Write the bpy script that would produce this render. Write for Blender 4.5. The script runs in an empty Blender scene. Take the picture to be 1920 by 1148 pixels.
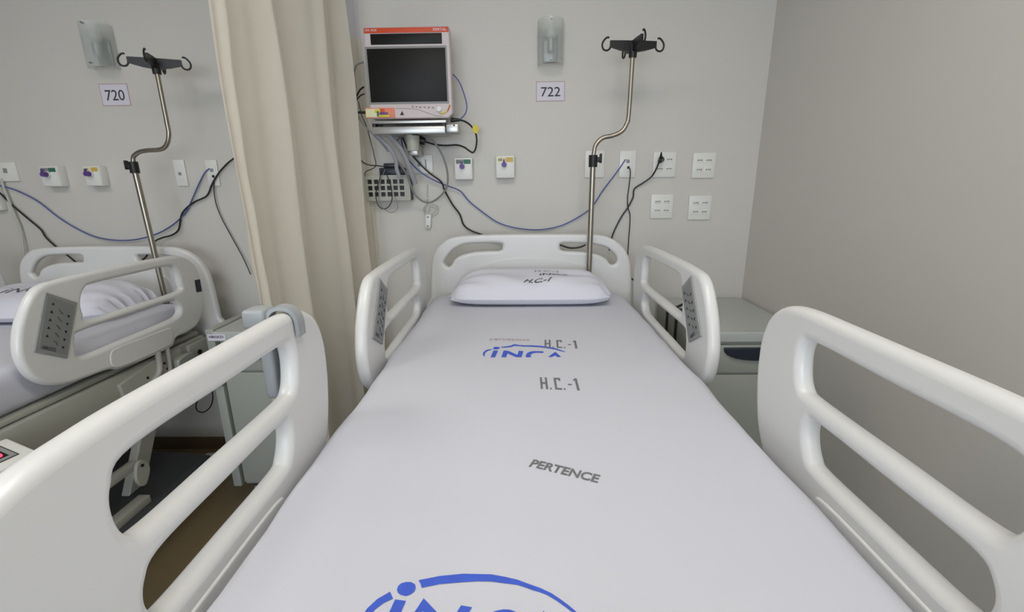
import bpy, bmesh, math, random
from mathutils import Vector, Matrix
from mathutils.bvhtree import BVHTree
random.seed(7)
SC = bpy.context.scene
COL = SC.collection
PI = math.pi

# ------------------------------------------------------------------ camera, world, light, exposure
cam_d = bpy.data.cameras.new('camera'); cam = bpy.data.objects.new('camera', cam_d); COL.objects.link(cam)
cam_d.sensor_fit = 'HORIZONTAL'; cam_d.sensor_width = 36.0; cam_d.lens = 864.0/1920.0*36.0
cam_d.clip_start = 0.02; cam_d.clip_end = 60
cam.matrix_world = Matrix.Translation((0, 0, 1.5)) @ Matrix([[0.999822681350973,0.0078075880305660435,0.017136143828047304],[0.014531848809081064,0.25884695431266397,-0.965809028542003],[-0.01197627764961096,0.9658867924411239,0.25868759723159673]]).to_4x4()
SC.camera = cam
SC.view_settings.view_transform = 'Standard'; SC.view_settings.look = 'None'
SC.view_settings.gamma = 1.0; SC.view_settings.exposure = 0.62
try: SC.view_settings.use_curve_mapping = False
except Exception: pass
world = bpy.data.worlds.new('world'); SC.world = world; world.use_nodes = True
world.node_tree.nodes['Background'].inputs[0].default_value = (0.75, 0.85, 1.0, 1)
world.node_tree.nodes['Background'].inputs[1].default_value = 0.6

CEIL = 2.85; WALL_Y = 2.40; RIGHT_X = 1.18; LEFT_X = -5.2; BACK_Y = -2.8
WINDOW_POWER = 40.0
CEILING_LIGHTS = [(0.0, 0.5, 4.9), (-2.0, 0.45, 4.2), (0.1, -1.6, 4.2)]   # x, y, emission strength
def area(name, loc, rot, sx, sy, power, col):
    l = bpy.data.lights.new(name, 'AREA'); l.shape = 'RECTANGLE'; l.size = sx; l.size_y = sy
    l.energy = power; l.color = col
    o = bpy.data.objects.new(name, l); COL.objects.link(o); o.location = loc; o.rotation_euler = rot
    return o
area('window_daylight', (-.55, BACK_Y + 0.06, 1.65), (PI/2, 0, 0), 2.6, 1.3, WINDOW_POWER, (0.78, 0.87, 1.0))

# ------------------------------------------------------------------ materials
def lin(c): return tuple(((v/255.0)/12.92 if v/255.0 <= .04045 else ((v/255.0+.055)/1.055)**2.4) for v in c)
MATS = {}
def mat(name, rgb, rough=.5, metal=0.0, spec=.5, noise=None, bump=None, alpha=None, trans=0, emit=None, subsurf=0, coat=0, sheen=0):
    m = bpy.data.materials.new(name); m.use_nodes = True
    nt = m.node_tree; b = nt.nodes['Principled BSDF']
    c = lin(rgb)
    b.inputs['Base Color'].default_value = (*c, 1); b.inputs['Roughness'].default_value = rough
    b.inputs['Metallic'].default_value = metal; b.inputs['Specular IOR Level'].default_value = spec
    if trans: b.inputs['Transmission Weight'].default_value = trans
    if coat: b.inputs['Coat Weight'].default_value = coat; b.inputs['Coat Roughness'].default_value = .15
    if alpha is not None: b.inputs['Alpha'].default_value = alpha
    if emit: b.inputs['Emission Color'].default_value = (*lin(emit[0]), 1); b.inputs['Emission Strength'].default_value = emit[1]
    tc = nt.nodes.new('ShaderNodeTexCoord')
    if noise:                                   # (scale, amount)
        n = nt.nodes.new('ShaderNodeTexNoise'); n.inputs['Scale'].default_value = noise[0]; n.inputs['Detail'].default_value = 5
        nt.links.new(tc.outputs['Object'], n.inputs['Vector'])
        mx = nt.nodes.new('ShaderNodeMixRGB'); mx.inputs[1].default_value = (*[v*(1-noise[1]) for v in c], 1)
        mx.inputs[2].default_value = (*[min(1, v*(1+noise[1])) for v in c], 1)
        nt.links.new(n.outputs['Fac'], mx.inputs[0]); nt.links.new(mx.outputs[0], b.inputs['Base Color'])
    if bump:                                    # (scale, strength, distance)
        n = nt.nodes.new('ShaderNodeTexNoise'); n.inputs['Scale'].default_value = bump[0]; n.inputs['Detail'].default_value = 6
        nt.links.new(tc.outputs['Object'], n.inputs['Vector'])
        bp = nt.nodes.new('ShaderNodeBump'); bp.inputs['Strength'].default_value = bump[1]; bp.inputs['Distance'].default_value = bump[2]
        nt.links.new(n.outputs['Fac'], bp.inputs['Height']); nt.links.new(bp.outputs[0], b.inputs['Normal'])
    MATS[name] = m
    return m
M_wall = mat('wall_paint', (206, 203, 196), .55, bump=(180, .08, .002), noise=(1.5, .015))
M_ceil = mat('ceiling_paint', (225, 225, 222), .8)
M_floor = mat('floor_vinyl', (112, 98, 72), .45, noise=(120, .18))
M_base = mat('baseboard_vinyl', (98, 82, 62), .5, noise=(30, .1))
M_plast = mat('white_plastic', (219, 219, 217), .30, noise=(6, .012), coat=.15)
M_plast2 = mat('plate_plastic', (226, 226, 220), .35)
M_sheet = mat('sheet_cotton', (202, 203, 212), .85, bump=(600, .12, .001), spec=.2)
M_pillow = mat('pillow_cotton', (214, 214, 224), .85, bump=(500, .12, .001), spec=.2)
M_curt = mat('curtain_fabric', (244, 240, 231), .9, noise=(3, .03), bump=(700, .15, .001), spec=.15)
nt_ = M_curt.node_tree; pb_ = nt_.nodes['Principled BSDF']; tl_ = nt_.nodes.new('ShaderNodeBsdfTranslucent'); mx_ = nt_.nodes.new('ShaderNodeMixShader')
tl_.inputs[0].default_value = (*lin((246, 242, 233)), 1); mx_.inputs[0].default_value = .45
nt_.links.new(pb_.outputs[0], mx_.inputs[1]); nt_.links.new(tl_.outputs[0], mx_.inputs[2]); nt_.links.new(mx_.outputs[0], nt_.nodes['Material Output'].inputs[0])
M_mesh = mat('curtain_mesh', (226, 226, 236), .9, alpha=.55)
M_metal = mat('satin_steel', (165, 158, 145), .30, metal=1.0)
M_alu = mat('aluminium', (190, 190, 188), .35, metal=.8)
M_black = mat('black_plastic', (18, 18, 18), .45)
M_cover = mat('dark_base_cover', (58, 60, 62), .55)
M_frame = mat('grey_painted_steel', (168, 168, 158), .45, noise=(10, .03))
M_cab = mat('cabinet_paint', (160, 163, 155), .4, noise=(8, .015))
M_cabtop = mat('cabinet_top', (180, 184, 180), .35)
M_navy = mat('navy_handle', (28, 36, 50), .4)
M_panel = mat('panel_grey', (142, 144, 142), .5)
M_panel2 = mat('panel_grey_inset', (130, 133, 130), .5)
M_btn = mat('button_dark', (30, 30, 60), .5)
M_print = mat('panel_print', (70, 72, 72), .6)
M_grey = mat('pendant_grey', (158, 162, 164), .4)
M_mon = mat('monitor_case', (204, 192, 192), .4)
M_screen = mat('screen_glass', (20, 20, 18), .45, spec=.25)
M_red = mat('stripe_red', (205, 72, 30), .5)
M_orange = mat('port_orange', (222, 130, 100), .5)
M_yellow = mat('yellow_plastic', (210, 195, 60), .5)
M_cream = mat('cream_label', (225, 220, 180), .6)
M_green = mat('green_label', (46, 110, 84), .5)
M_gold = mat('gold_label', (205, 175, 80), .5)
M_purple = mat('purple_cap', (92, 62, 138), .45)
M_paper = mat('paper', (216, 212, 222), .7)
M_pink = mat('card_border', (190, 165, 165), .7)
M_ink = mat('ink', (60, 60, 66), .7)
M_blue = mat('logo_blue', (62, 92, 200), .8, noise=(40, .12))
M_stamp = mat('stamp_grey', (112, 114, 116), .9, noise=(120, .3))
M_stampd = mat('stamp_dark', (84, 86, 90), .9, noise=(120, .3))
M_stampred = mat('stamp_tan', (176, 160, 160), .9)
M_cblue = mat('cable_blue', (70, 86, 150), .45)
M_cblack = mat('cable_black', (26, 26, 26), .45)
M_cgrey = mat('cable_grey', (128, 130, 130), .5)
M_cwhite = mat('cable_white', (190, 190, 182), .5)
M_hose = mat('hose_grey', (150, 152, 158), .4)
M_glass = mat('sconce_glass', (214, 221, 217), .25, alpha=.42, spec=.6)
M_lampb = mat('sconce_bracket', (150, 152, 150), .35, metal=.7)
M_bulb = mat('sconce_bulb', (205, 208, 206), .4)
M_led = mat('led_red', (255, 40, 70), .5, emit=((255, 40, 70), 2.5))
M_clight = mat('ceiling_diffuser', (240, 240, 235), .6)

# ------------------------------------------------------------------ helpers
def new_obj(name, me, m=None, parent=None):
    o = bpy.data.objects.new(name, me); COL.objects.link(o)
    if m is not None:
        me.materials.clear(); me.materials.append(m)
    if parent is not None:
        o.parent = parent
        loc = Vector((0, 0, 0)); p = parent
        while p is not None:
            loc = loc + p.location; p = p.parent
        o.matrix_parent_inverse = Matrix.Translation(-world_loc(parent))
    return o
def world_loc(o):
    # empties only are translated; mesh parts keep location 0 with world-space vertices
    if o.parent is None: return o.location.copy()
    return Vector((0, 0, 0))
def from_bm(name, bm, m, parent=None, smooth=True):
    bmesh.ops.recalc_face_normals(bm, faces=bm.faces[:])
    me = bpy.data.meshes.new(name); bm.to_mesh(me); bm.free()
    if smooth:
        for p in me.polygons: p.use_smooth = True
        try: me.set_sharp_from_angle(angle=math.radians(38))
        except Exception: pass
    return new_obj(name, me, m, parent)
def thing(name, label, cat, loc=(0, 0, 0), group=None):
    o = bpy.data.objects.new(name, None); COL.objects.link(o); o.location = loc; o.empty_display_size = .05
    return tag(o, label, cat, group)
def tag(o, label, cat, group=None, kind=None):
    o['label'] = label
    if cat: o['category'] = cat
    if group: o['group'] = group
    if kind: o['kind'] = kind
    return o
def struct(o, label=None):
    o['kind'] = 'structure'
    if label: o['label'] = label
    return o
def bm_box(bm, x0, x1, y0, y1, z0, z1, bev=0.0, seg=2, M=None):
    r = bmesh.ops.create_cube(bm, size=1.0)
    vs = r['verts']
    for v in vs:
        v.co = Vector((x0+(v.co.x+.5)*(x1-x0), y0+(v.co.y+.5)*(y1-y0), z0+(v.co.z+.5)*(z1-z0)))
    if bev > 0:
        es = list({e for v in vs for e in v.link_edges})
        out = bmesh.ops.bevel(bm, geom=es, offset=bev, segments=seg, affect='EDGES', profile=.5)
        vs = list({v for f in out['faces'] for v in f.verts} | {v for v in vs if v.is_valid})
    if M is not None:
        for v in vs: v.co = M @ v.co
    return vs
def box(name, x0, x1, y0, y1, z0, z1, m, parent=None, bev=0.002, seg=2, M=None):
    bm = bmesh.new(); bm_box(bm, min(x0, x1), max(x0, x1), min(y0, y1), max(y0, y1), min(z0, z1), max(z0, z1), bev, seg)
    if M is not None: bm.transform(M)
    return from_bm(name, bm, m, parent)
def cyl_bm(bm, p0, p1, r0, r1=None, seg=24):
    p0 = Vector(p0); p1 = Vector(p1); r1 = r0 if r1 is None else r1
    d = p1-p0; q = d.to_track_quat('Z', 'Y').to_matrix().to_4x4()
    bmesh.ops.create_cone(bm, cap_ends=True, segments=seg, radius1=r0, radius2=r1, depth=d.length,
                          matrix=Matrix.Translation((p0+p1)/2) @ q)
def cyl(name, p0, p1, r, m, parent=None, r1=None, seg=24):
    bm = bmesh.new(); cyl_bm(bm, p0, p1, r, r1, seg); return from_bm(name, bm, m, parent)
def catmull(pts, closed=False, n=6):
    P = [Vector(p) for p in pts]; out = []
    N = len(P); rng = range(N) if closed else range(N-1)
    for i in rng:
        if closed: a, b, c, d = P[(i-1) % N], P[i], P[(i+1) % N], P[(i+2) % N]
        else: a, b, c, d = P[max(i-1, 0)], P[i], P[i+1], P[min(i+2, N-1)]
        # centripetal-ish tension
        for k in range(n):
            t = k/n; t2 = t*t; t3 = t2*t
            out.append(.5*((2*b)+(-a+c)*t+(2*a-5*b+4*c-d)*t2+(-a+3*b-3*c+d)*t3))
    if not closed: out.append(P[-1])
    return out
def tube_bm(bm, pts, r, seg=10, radii=None):
    pts = [Vector(p) for p in pts]; n = len(pts); rings = []
    t0 = (pts[1]-pts[0]).normalized()
    up = Vector((0, 0, 1)) if abs(t0.z) < .9 else Vector((0, 1, 0))
    nrm = t0.cross(up).normalized(); prev = t0
    for i in range(n):
        t = (pts[min(i+1, n-1)]-pts[max(i-1, 0)])
        if t.length < 1e-9: t = prev.copy()
        t.normalize(); nrm = (prev.rotation_difference(t) @ nrm).normalized(); prev = t
        bn = t.cross(nrm).normalized(); rr = radii[i] if radii else r
        rings.append([bm.verts.new(pts[i]+nrm*rr*math.cos(2*PI*k/seg)+bn*rr*math.sin(2*PI*k/seg)) for k in range(seg)])
    for i in range(n-1):
        for k in range(seg): bm.faces.new((rings[i][k], rings[i][(k+1) % seg], rings[i+1][(k+1) % seg], rings[i+1][k]))
    bm.faces.new(rings[0][::-1]); bm.faces.new(rings[-1])
def tube(name, pts, r, m, parent=None, smooth=6, seg=10, closed=False):
    p = catmull(pts, closed, smooth) if smooth else [Vector(q) for q in pts]
    bm = bmesh.new(); tube_bm(bm, p, r, seg); return from_bm(name, bm, m, parent)
def eval_curve(cu, T=None):
    o = bpy.data.objects.new('tmp', cu); COL.objects.link(o)
    bpy.context.view_layer.update()
    dg = bpy.context.evaluated_depsgraph_get()
    me = bpy.data.meshes.new_from_object(o.evaluated_get(dg))
    bpy.data.objects.remove(o); bpy.data.curves.remove(cu)
    if T is not None: me.transform(T)
    return me
def slab(name, outline, holes, half, bev, T, m, parent=None, n=6, seg=6, smooth=True):
    """2D outline with holes -> rounded slab; T maps (u, v, depth) to the world."""
    cu = bpy.data.curves.new('tmp', 'CURVE'); cu.dimensions = '2D'; cu.fill_mode = 'BOTH'
    cu.extrude = max(half-bev, 0.0); cu.bevel_depth = bev; cu.bevel_resolution = seg; cu.offset = -bev
    for ring in [outline]+list(holes):
        pts = catmull([(a, b, 0) for a, b in ring], True, n) if n > 1 else [Vector((a, b, 0)) for a, b in ring]
        sp = cu.splines.new('POLY'); sp.points.add(len(pts)-1)
        for i, p in enumerate(pts): sp.points[i].co = (p.x, p.y, 0, 1)
        sp.use_cyclic_u = True
    me = eval_curve(cu, T)
    me.name = name
    if smooth:
        for p in me.polygons: p.use_smooth = True
        try: me.set_sharp_from_angle(angle=math.radians(35))
        except Exception: pass
    return new_obj(name, me, m, parent)
def poly(name, pts, m, parent=None):
    me = bpy.data.meshes.new(name); me.from_pydata([tuple(p) for p in pts], [], [tuple(range(len(pts)))]); me.update()
    return new_obj(name, me, m, parent)
def basis(o, x, y):
    """frame with origin o, u axis x, v axis y, depth = x cross y"""
    x = Vector(x).normalized(); y = Vector(y).normalized(); z = x.cross(y).normalized()
    M = Matrix((x, y, z)).transposed().to_4x4(); M.translation = Vector(o)
    return M
def text_mesh(name, s, bl, br, tl, m, parent=None, thick=0.0, weight=0.0, lift=0.0, shear=0.0, spacing=1.0):
    """lettering stretched over the patch bl-br-tl"""
    cu = bpy.data.curves.new('tmp', 'FONT'); cu.body = s; cu.size = 1; cu.offset = weight; cu.resolution_u = 4; cu.shear = shear
    cu.space_character = spacing
    me = eval_curve(cu)
    xs = [v.co.x for v in me.vertices]; ys = [v.co.y for v in me.vertices]
    x0, x1, y0, y1 = min(xs), max(xs), min(ys), max(ys)
    bl, br, tl = Vector(bl), Vector(br), Vector(tl); U = br-bl; V = tl-bl; nn = U.cross(V).normalized()*lift
    for v in me.vertices: v.co = bl+U*((v.co.x-x0)/(x1-x0))+V*((v.co.y-y0)/(y1-y0))+nn
    me.name = name; me.update()
    return new_obj(name, me, m, parent)
def drape(o, bvh, lift=.0007, sub=0.02):
    me = o.data; bm = bmesh.new(); bm.from_mesh(me)
    for _ in range(3):
        es = [e for e in bm.edges if e.calc_length() > sub]
        if not es: break
        bmesh.ops.subdivide_edges(bm, edges=es, cuts=1)
    bmesh.ops.triangulate(bm, faces=bm.faces[:])
    for v in bm.verts:
        hit = bvh.ray_cast(Vector((v.co.x, v.co.y, 3.0)), Vector((0, 0, -1)))
        if hit[0] is not None: v.co.z = hit[0].z+lift
    bm.to_mesh(me); bm.free(); me.update()
    return o
def bvh_of(o):
    me = o.data
    return BVHTree.FromPolygons([v.co.copy() for v in me.vertices], [tuple(p.vertices) for p in me.polygons])
def join_meshes(name, objs, m=None, parent=None):
    bm = bmesh.new()
    for o in objs: bm.from_mesh(o.data)
    mm = m or objs[0].data.materials[0]
    for o in objs: bpy.data.objects.remove(o)
    me = bpy.data.meshes.new(name); bm.to_mesh(me); bm.free()
    return new_obj(name, me, mm, parent)
def copy_tree(o, delta=None):
    c = o.copy(); COL.objects.link(c)
    if delta is not None: c.location = o.location+Vector(delta)
    def rec(src, dst):
        for ch in src.children:
            if ch.name in done: continue
            done.add(ch.name)
            k = ch.copy(); COL.objects.link(k); k.parent = dst; k.matrix_parent_inverse = ch.matrix_parent_inverse.copy()
            done.add(k.name); rec(ch, k)
    done = set(); rec(o, c)
    return c

# ------------------------------------------------------------------ room shell
T = .12
struct(box('floor', LEFT_X-T, RIGHT_X+T, BACK_Y-T, WALL_Y+T, -.1, 0, M_floor, bev=0))
struct(box('ceiling', LEFT_X-T, RIGHT_X+T, BACK_Y-T, WALL_Y+T, CEIL, CEIL+.1, M_ceil, bev=0))
struct(box('wall_head', LEFT_X-T, RIGHT_X+T, WALL_Y, WALL_Y+T, 0, CEIL, M_wall, bev=0))
struct(box('wall_right', RIGHT_X, RIGHT_X+T, BACK_Y-T, WALL_Y, 0, CEIL, M_wall, bev=0))
struct(box('wall_left', LEFT_X-T, LEFT_X, BACK_Y-T, WALL_Y, 0, CEIL, M_wall, bev=0))
bm = bmesh.new()
for a in ((LEFT_X, -1.9, 0, CEIL), (.8, RIGHT_X, 0, CEIL), (-1.9, .8, 0, .95), (-1.9, .8, 2.35, CEIL)):
    bm_box(bm, a[0], a[1], BACK_Y-T, BACK_Y, a[2], a[3])
struct(from_bm('wall_back', bm, M_wall, smooth=False))
bm = bmesh.new()
for a in ((-1.9, .8, .95, 1.0), (-1.9, .8, 2.3, 2.35), (-1.9, -1.85, .95, 2.35), (.75, .8, .95, 2.35), (-.58, -.52, .95, 2.35)):
    bm_box(bm, a[0], a[1], BACK_Y-.08, BACK_Y-.03, a[2], a[3])
struct(from_bm('window_1', bm, M_alu, smooth=False))
struct(box('baseboard_head', LEFT_X, RIGHT_X, WALL_Y-.012, WALL_Y, 0, .075, M_base, bev=.002))
struct(box('baseboard_right', RIGHT_X-.012, RIGHT_X, BACK_Y, WALL_Y-.012, 0, .075, M_base, bev=.002))
for i, (x, y, s) in enumerate(CEILING_LIGHTS):
    t = thing('ceiling_light', ['ceiling light panel above the near end of the white bed', 'ceiling light panel above the bed on the left',
              'ceiling light panel near the back of the room'][i], 'ceiling light', (x, y, CEIL))
    box('frame', x-.63, x+.63, y-.33, y+.33, CEIL-.03, CEIL, M_frame, t)
    md = M_clight.copy(); b = md.node_tree.nodes['Principled BSDF']
    b.inputs['Emission Color'].default_value = (1.0, .955, .88, 1); b.inputs['Emission Strength'].default_value = s
    box('diffuser', x-.6, x+.6, y-.3, y+.3, CEIL-.036, CEIL-.03, md, t, bev=0)

# ------------------------------------------------------------------ beds
HEAD_RAIL = [(y*1.0247-.135, 1.5-(1.5-z)*1.0247+.043) for y, z in
    [(1.243, 1.007), (1.252, 1.06), (1.273, 1.11), (1.315, 1.17), (1.362, 1.205), (1.43, 1.213), (1.546, 1.216), (1.766, 1.216), (1.93, 1.212), (2.0, 1.206),
     (2.051, 1.188), (2.092, 1.155), (2.111, 1.11), (2.117, 1.034), (2.105, .98), (2.085, .93), (2.036, .879), (1.96, .862), (1.89, .862),
     (1.845, .832), (1.72, .832), (1.582, .84), (1.531, .857), (1.44, .864), (1.359, .873), (1.297, .9), (1.257, .945)]]
def tr(pts): return [(y*1.0247-.135, 1.5-(1.5-z)*1.0247+.043) for y, z in pts]
HEAD_H1 = tr([(1.499, 1.084), (1.502, 1.125), (1.526, 1.16), (1.566, 1.17), (1.74, 1.17), (1.914, 1.168), (1.958, 1.146), (1.968, 1.087), (1.947, 1.06), (1.72, 1.058), (1.515, 1.06)])
HEAD_H2 = tr([(1.442, .98), (1.45, 1.008), (1.476, 1.022), (1.68, 1.022), (1.886, 1.021), (1.925, 1.006), (1.937, .982), (1.921, .96), (1.866, .951), (1.65, .947), (1.46, .946)])
HEAD_PAD = tr([(1.55, .885), (1.56, .915), (1.59, .926), (1.72, .924), (1.84, .92), (1.866, .91), (1.868, .885), (1.85, .855), (1.82, .846), (1.70, .846), (1.60, .85), (1.56, .86)])
PANEL_IN = [(1.334, 1.231), (1.402, 1.182), (1.305, 1.034), (1.222, 1.082)]
PANEL_OUT = tr([(1.392, 1.184), (1.483, 1.126), (1.401, .958), (1.31, 1.015)])
FOOT_RAIL = [(.17, 1.02), (.175, 1.10), (.20, 1.18), (.25, 1.235), (.32, 1.264), (.394, 1.273), (.469, 1.276), (.6, 1.276), (.713, 1.276), (.83, 1.275),
    (.89, 1.265), (.935, 1.235), (.957, 1.19), (.962, 1.14), (.955, 1.07), (.93, .99), (.88, .925), (.80, .885), (.70, .872),
    (.68, .85), (.5, .845), (.34, .85), (.32, .872), (.25, .89), (.19, .94)]
FOOT_H1 = [(.409, 1.170), (.415, 1.200), (.445, 1.2185), (.6, 1.2185), (.745, 1.2185), (.772, 1.210), (.776, 1.178), (.762, 1.142), (.724, 1.135), (.56, 1.135), (.45, 1.135), (.420, 1.143)]
FOOT_H2 = [(.417, 1.050), (.424, 1.074), (.450, 1.087), (.56, 1.088), (.70, 1.088), (.722, 1.082), (.724, 1.058), (.709, 1.030), (.685, 1.022), (.56, 1.022), (.455, 1.0225), (.428, 1.029)]
FOOT_PAD = [(.30, .93), (.31, .965), (.35, .98), (.50, .982), (.66, .98), (.69, .965), (.70, .93), (.68, .885), (.64, .87), (.50, .866), (.36, .87), (.31, .885)]

def grow(h, y0, y1, z0, z1):
    ya = min(p[0] for p in h); yb = max(p[0] for p in h); za = min(p[1] for p in h); zb = max(p[1] for p in h)
    def f(v, a, b, d0, d1): t = (v-a)/(b-a); return v-d0*(1-t)+d1*t
    return [(f(p[0], ya, yb, y0, y1), f(p[1], za, zb, z0, z1)) for p in h]
HEAD_RAIL = grow(HEAD_RAIL, -.028, -.010, 0, 0)
HEAD_H1 = grow(HEAD_H1, -.004, .004, .004, .004); HEAD_H2 = grow(HEAD_H2, -.004, .004, .004, .004)
FOOT_RAIL = [(p[0]-(.030 if p[0] > .8 else .012 if p[0] > .7 else 0), p[1]) for p in FOOT_RAIL]
FOOT_H1 = grow(FOOT_H1, .008, .016, .008, .006); FOOT_H2 = grow(FOOT_H2, .008, .018, .008, .004)
def rail_frame(x, side, dy, dz):
    # u = world y, v = world z, depth along x
    M = Matrix(((0, 0, 1, x), (1, 0, 0, dy), (0, 1, 0, dz), (0, 0, 0, 1)))
    return M
def control_panel(parent, quad, x, nx, dy, dz, rows=5):
    """grey keypad lying on the rail face at x with outward direction nx"""
    q = [Vector((x, a+dy, b+dz)) for a, b in quad]            # top-near, top-far, bottom-far, bottom-near
    c = sum(q, Vector())/4
    T = rail_frame(0, 0, 0, 0)
    out = [(p.y, p.z) for p in q]
    M = Matrix(((0, 0, 1, x+nx*.001), (1, 0, 0, 0), (0, 1, 0, 0), (0, 0, 0, 1)))
    ctl = slab('control_panel', out, [], .004, .002, M, M_panel, parent, n=1, seg=2)
    inn = [((p.y-c.y)*.84+c.y, (p.z-c.z)*.90+c.z) for p in q]
    M2 = Matrix(((0, 0, 1, x+nx*.0042), (1, 0, 0, 0), (0, 1, 0, 0), (0, 0, 0, 1)))
    slab('keypad_membrane', inn, [], .0016, .0008, M2, M_panel2, ctl, n=1, seg=1)
    # u runs across the keypad, v down it
    U = (q[1]-q[0]); V = (q[3]-q[0]); xx = x+nx*.0064
    if nx < 0: org, Ud = q[1], -U                              # seen from the other side: mirror left and right
    else: org, Ud = q[0], U
    def pt(u, v): p = org+Ud*u+V*v; return Vector((xx, p.y, p.z))
    for k in range(5):
        for col, (u, v0) in enumerate(((.25, .16), (.78, .28))):
            p = pt(u, v0+k*.137); r = .0055; s = 1 if col == 0 else -1
            un = Ud.normalized(); vn = V.normalized()
            tri = [p+un*r*math.cos(a)+vn*r*s*math.sin(a) for a in (PI*.5+PI, PI*.5+PI+2*PI/3, PI*.5+PI+4*PI/3)]
            bm = bmesh.new(); vs = [bm.verts.new(t+Vector((nx*.0006, 0, 0))) for t in tri]; vb = [bm.verts.new(t-Vector((nx*.001, 0, 0))) for t in tri]
            bm.faces.new(vs); bm.faces.new(vb[::-1])
            for j in range(3): bm.faces.new((vs[j], vb[j], vb[(j+1) % 3], vs[(j+1) % 3]))
            from_bm('button', bm, M_btn, ctl, smooth=False)
        # bed position pictogram
        a = pt(.46, .24+k*.137-.03); b = pt(.60, .24+k*.137+.03)
        bm = bmesh.new(); tube_bm(bm, [a, (a+b)/2+V.normalized()*-.002*(k-2), b], .0011, 6); from_bm('pictogram', bm, M_print, ctl)
    bl, br, tl = pt(.17, .93), pt(.58, .93), pt(.17, .87)
    text_mesh('panel_lettering', 'HIROCO', bl, br, tl, M_btn, ctl, weight=.02, spacing=1.05)
    return ctl

def side_rail(bed, which, x, side, dy, dz):
    """which: head or foot; side +1 = right of bed, -1 = left"""
    ol, hs, pad = (HEAD_RAIL, (HEAD_H1, HEAD_H2), HEAD_PAD) if which == 'head' else (FOOT_RAIL, (FOOT_H1, FOOT_H2), FOOT_PAD)
    M = rail_frame(x, side, dy, dz); x_h = .0175
    rl = slab('side_rail', ol, hs, x_h, .015, M, M_plast, bed, n=6, seg=6)
    for s in (1, -1):
        Mp = rail_frame(x+s*.0165, side, dy, dz)
        slab('grip_pad', pad, [], .004, .0035, Mp, M_plast, rl, n=5, seg=3)
    if which == 'head':
        control_panel(rl, PANEL_IN, x-side*.0175, -side, dy, dz)
        control_panel(rl, PANEL_OUT, x+side*.0175, side, dy, dz)
        p = (1.99, 1.085) if True else None
        q = [(p[0]-.016, p[1]+.031), (p[0]+.018, p[1]+.029), (p[0]+.016, p[1]-.031), (p[0]-.018, p[1]-.027)]
        Mx = rail_frame(x+side*.0182, side, dy, dz)
        badge = slab('angle_badge', q, [], .0025, .001, Mx, M_black, rl, n=1, seg=1)
        Mx = rail_frame(x+side*.0205, side, dy, dz)
        e = [(p[0]+.010*math.cos(a)+.001, p[1]+.021*math.sin(a)) for a in [2*PI*k/20 for k in range(20)]]
        slab('angle_scale', e, [], .001, .0003, Mx, M_btn, badge, n=1, seg=1)
    else:
        # moulded edge groove under the lower slot on both faces
        for s in (1, -1):
            tube('rail_ridge', [(x+s*.0205, .33+dy, .94+dz), (x+s*.0205, .45+dy, .955+dz), (x+s*.0205, .67+dy, .955+dz)], .003, M_plast, rl)
    return rl

HB_OUT = [(-0.4453,0.7402),(-0.4353,0.9596),(-0.4236,1.1172),(-0.4017,1.1886),(-0.3616,1.231),(-0.3101,1.2555),(-0.1844,1.2642),(0.0655,1.2653),(0.2895,1.2617),(0.3891,1.2558),(0.4523,1.2303),(0.4967,1.1898),(0.5247,1.1338),(0.5365,1.0566),(0.5453,0.8979),(0.5517,0.7333)]
HB_L = [(-0.361,1.1335),(-0.3521,1.1518),(-0.3351,1.1755),(-0.3062,1.2006),(-0.2581,1.2206),(-0.1714,1.226),(-0.089,1.2236),(-0.0806,1.2078),(-0.092,1.189),(-0.1567,1.1865),(-0.22,1.1823),(-0.2759,1.1686),(-0.3085,1.149),(-0.3256,1.1235),(-0.3436,1.1132)]
HB_R = [(0.4603,1.1257),(0.4618,1.144),(0.4489,1.1679),(0.4165,1.195),(0.369,1.2111),(0.2828,1.2206),(0.2008,1.2206),(0.1917,1.2051),(0.2029,1.1861),(0.2682,1.1807),(0.3311,1.1753),(0.3786,1.1622),(0.4107,1.1444),(0.429,1.122),(0.445,1.1154)]
HB_ARCH = [(-0.2148,1.0999),(-0.1583,1.1275),(-0.0944,1.1461),(-0.023,1.155),(0.056,1.1574),(0.1349,1.1543),(0.2139,1.1424),(0.2774,1.125),(0.3334,1.1004),(0.3374,0.9764),(0.0558,0.9705),(-0.2188,0.9811)]
BED_C = .044
def resample(pts, c): return [(a-c, b) for a, b in pts]

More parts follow.
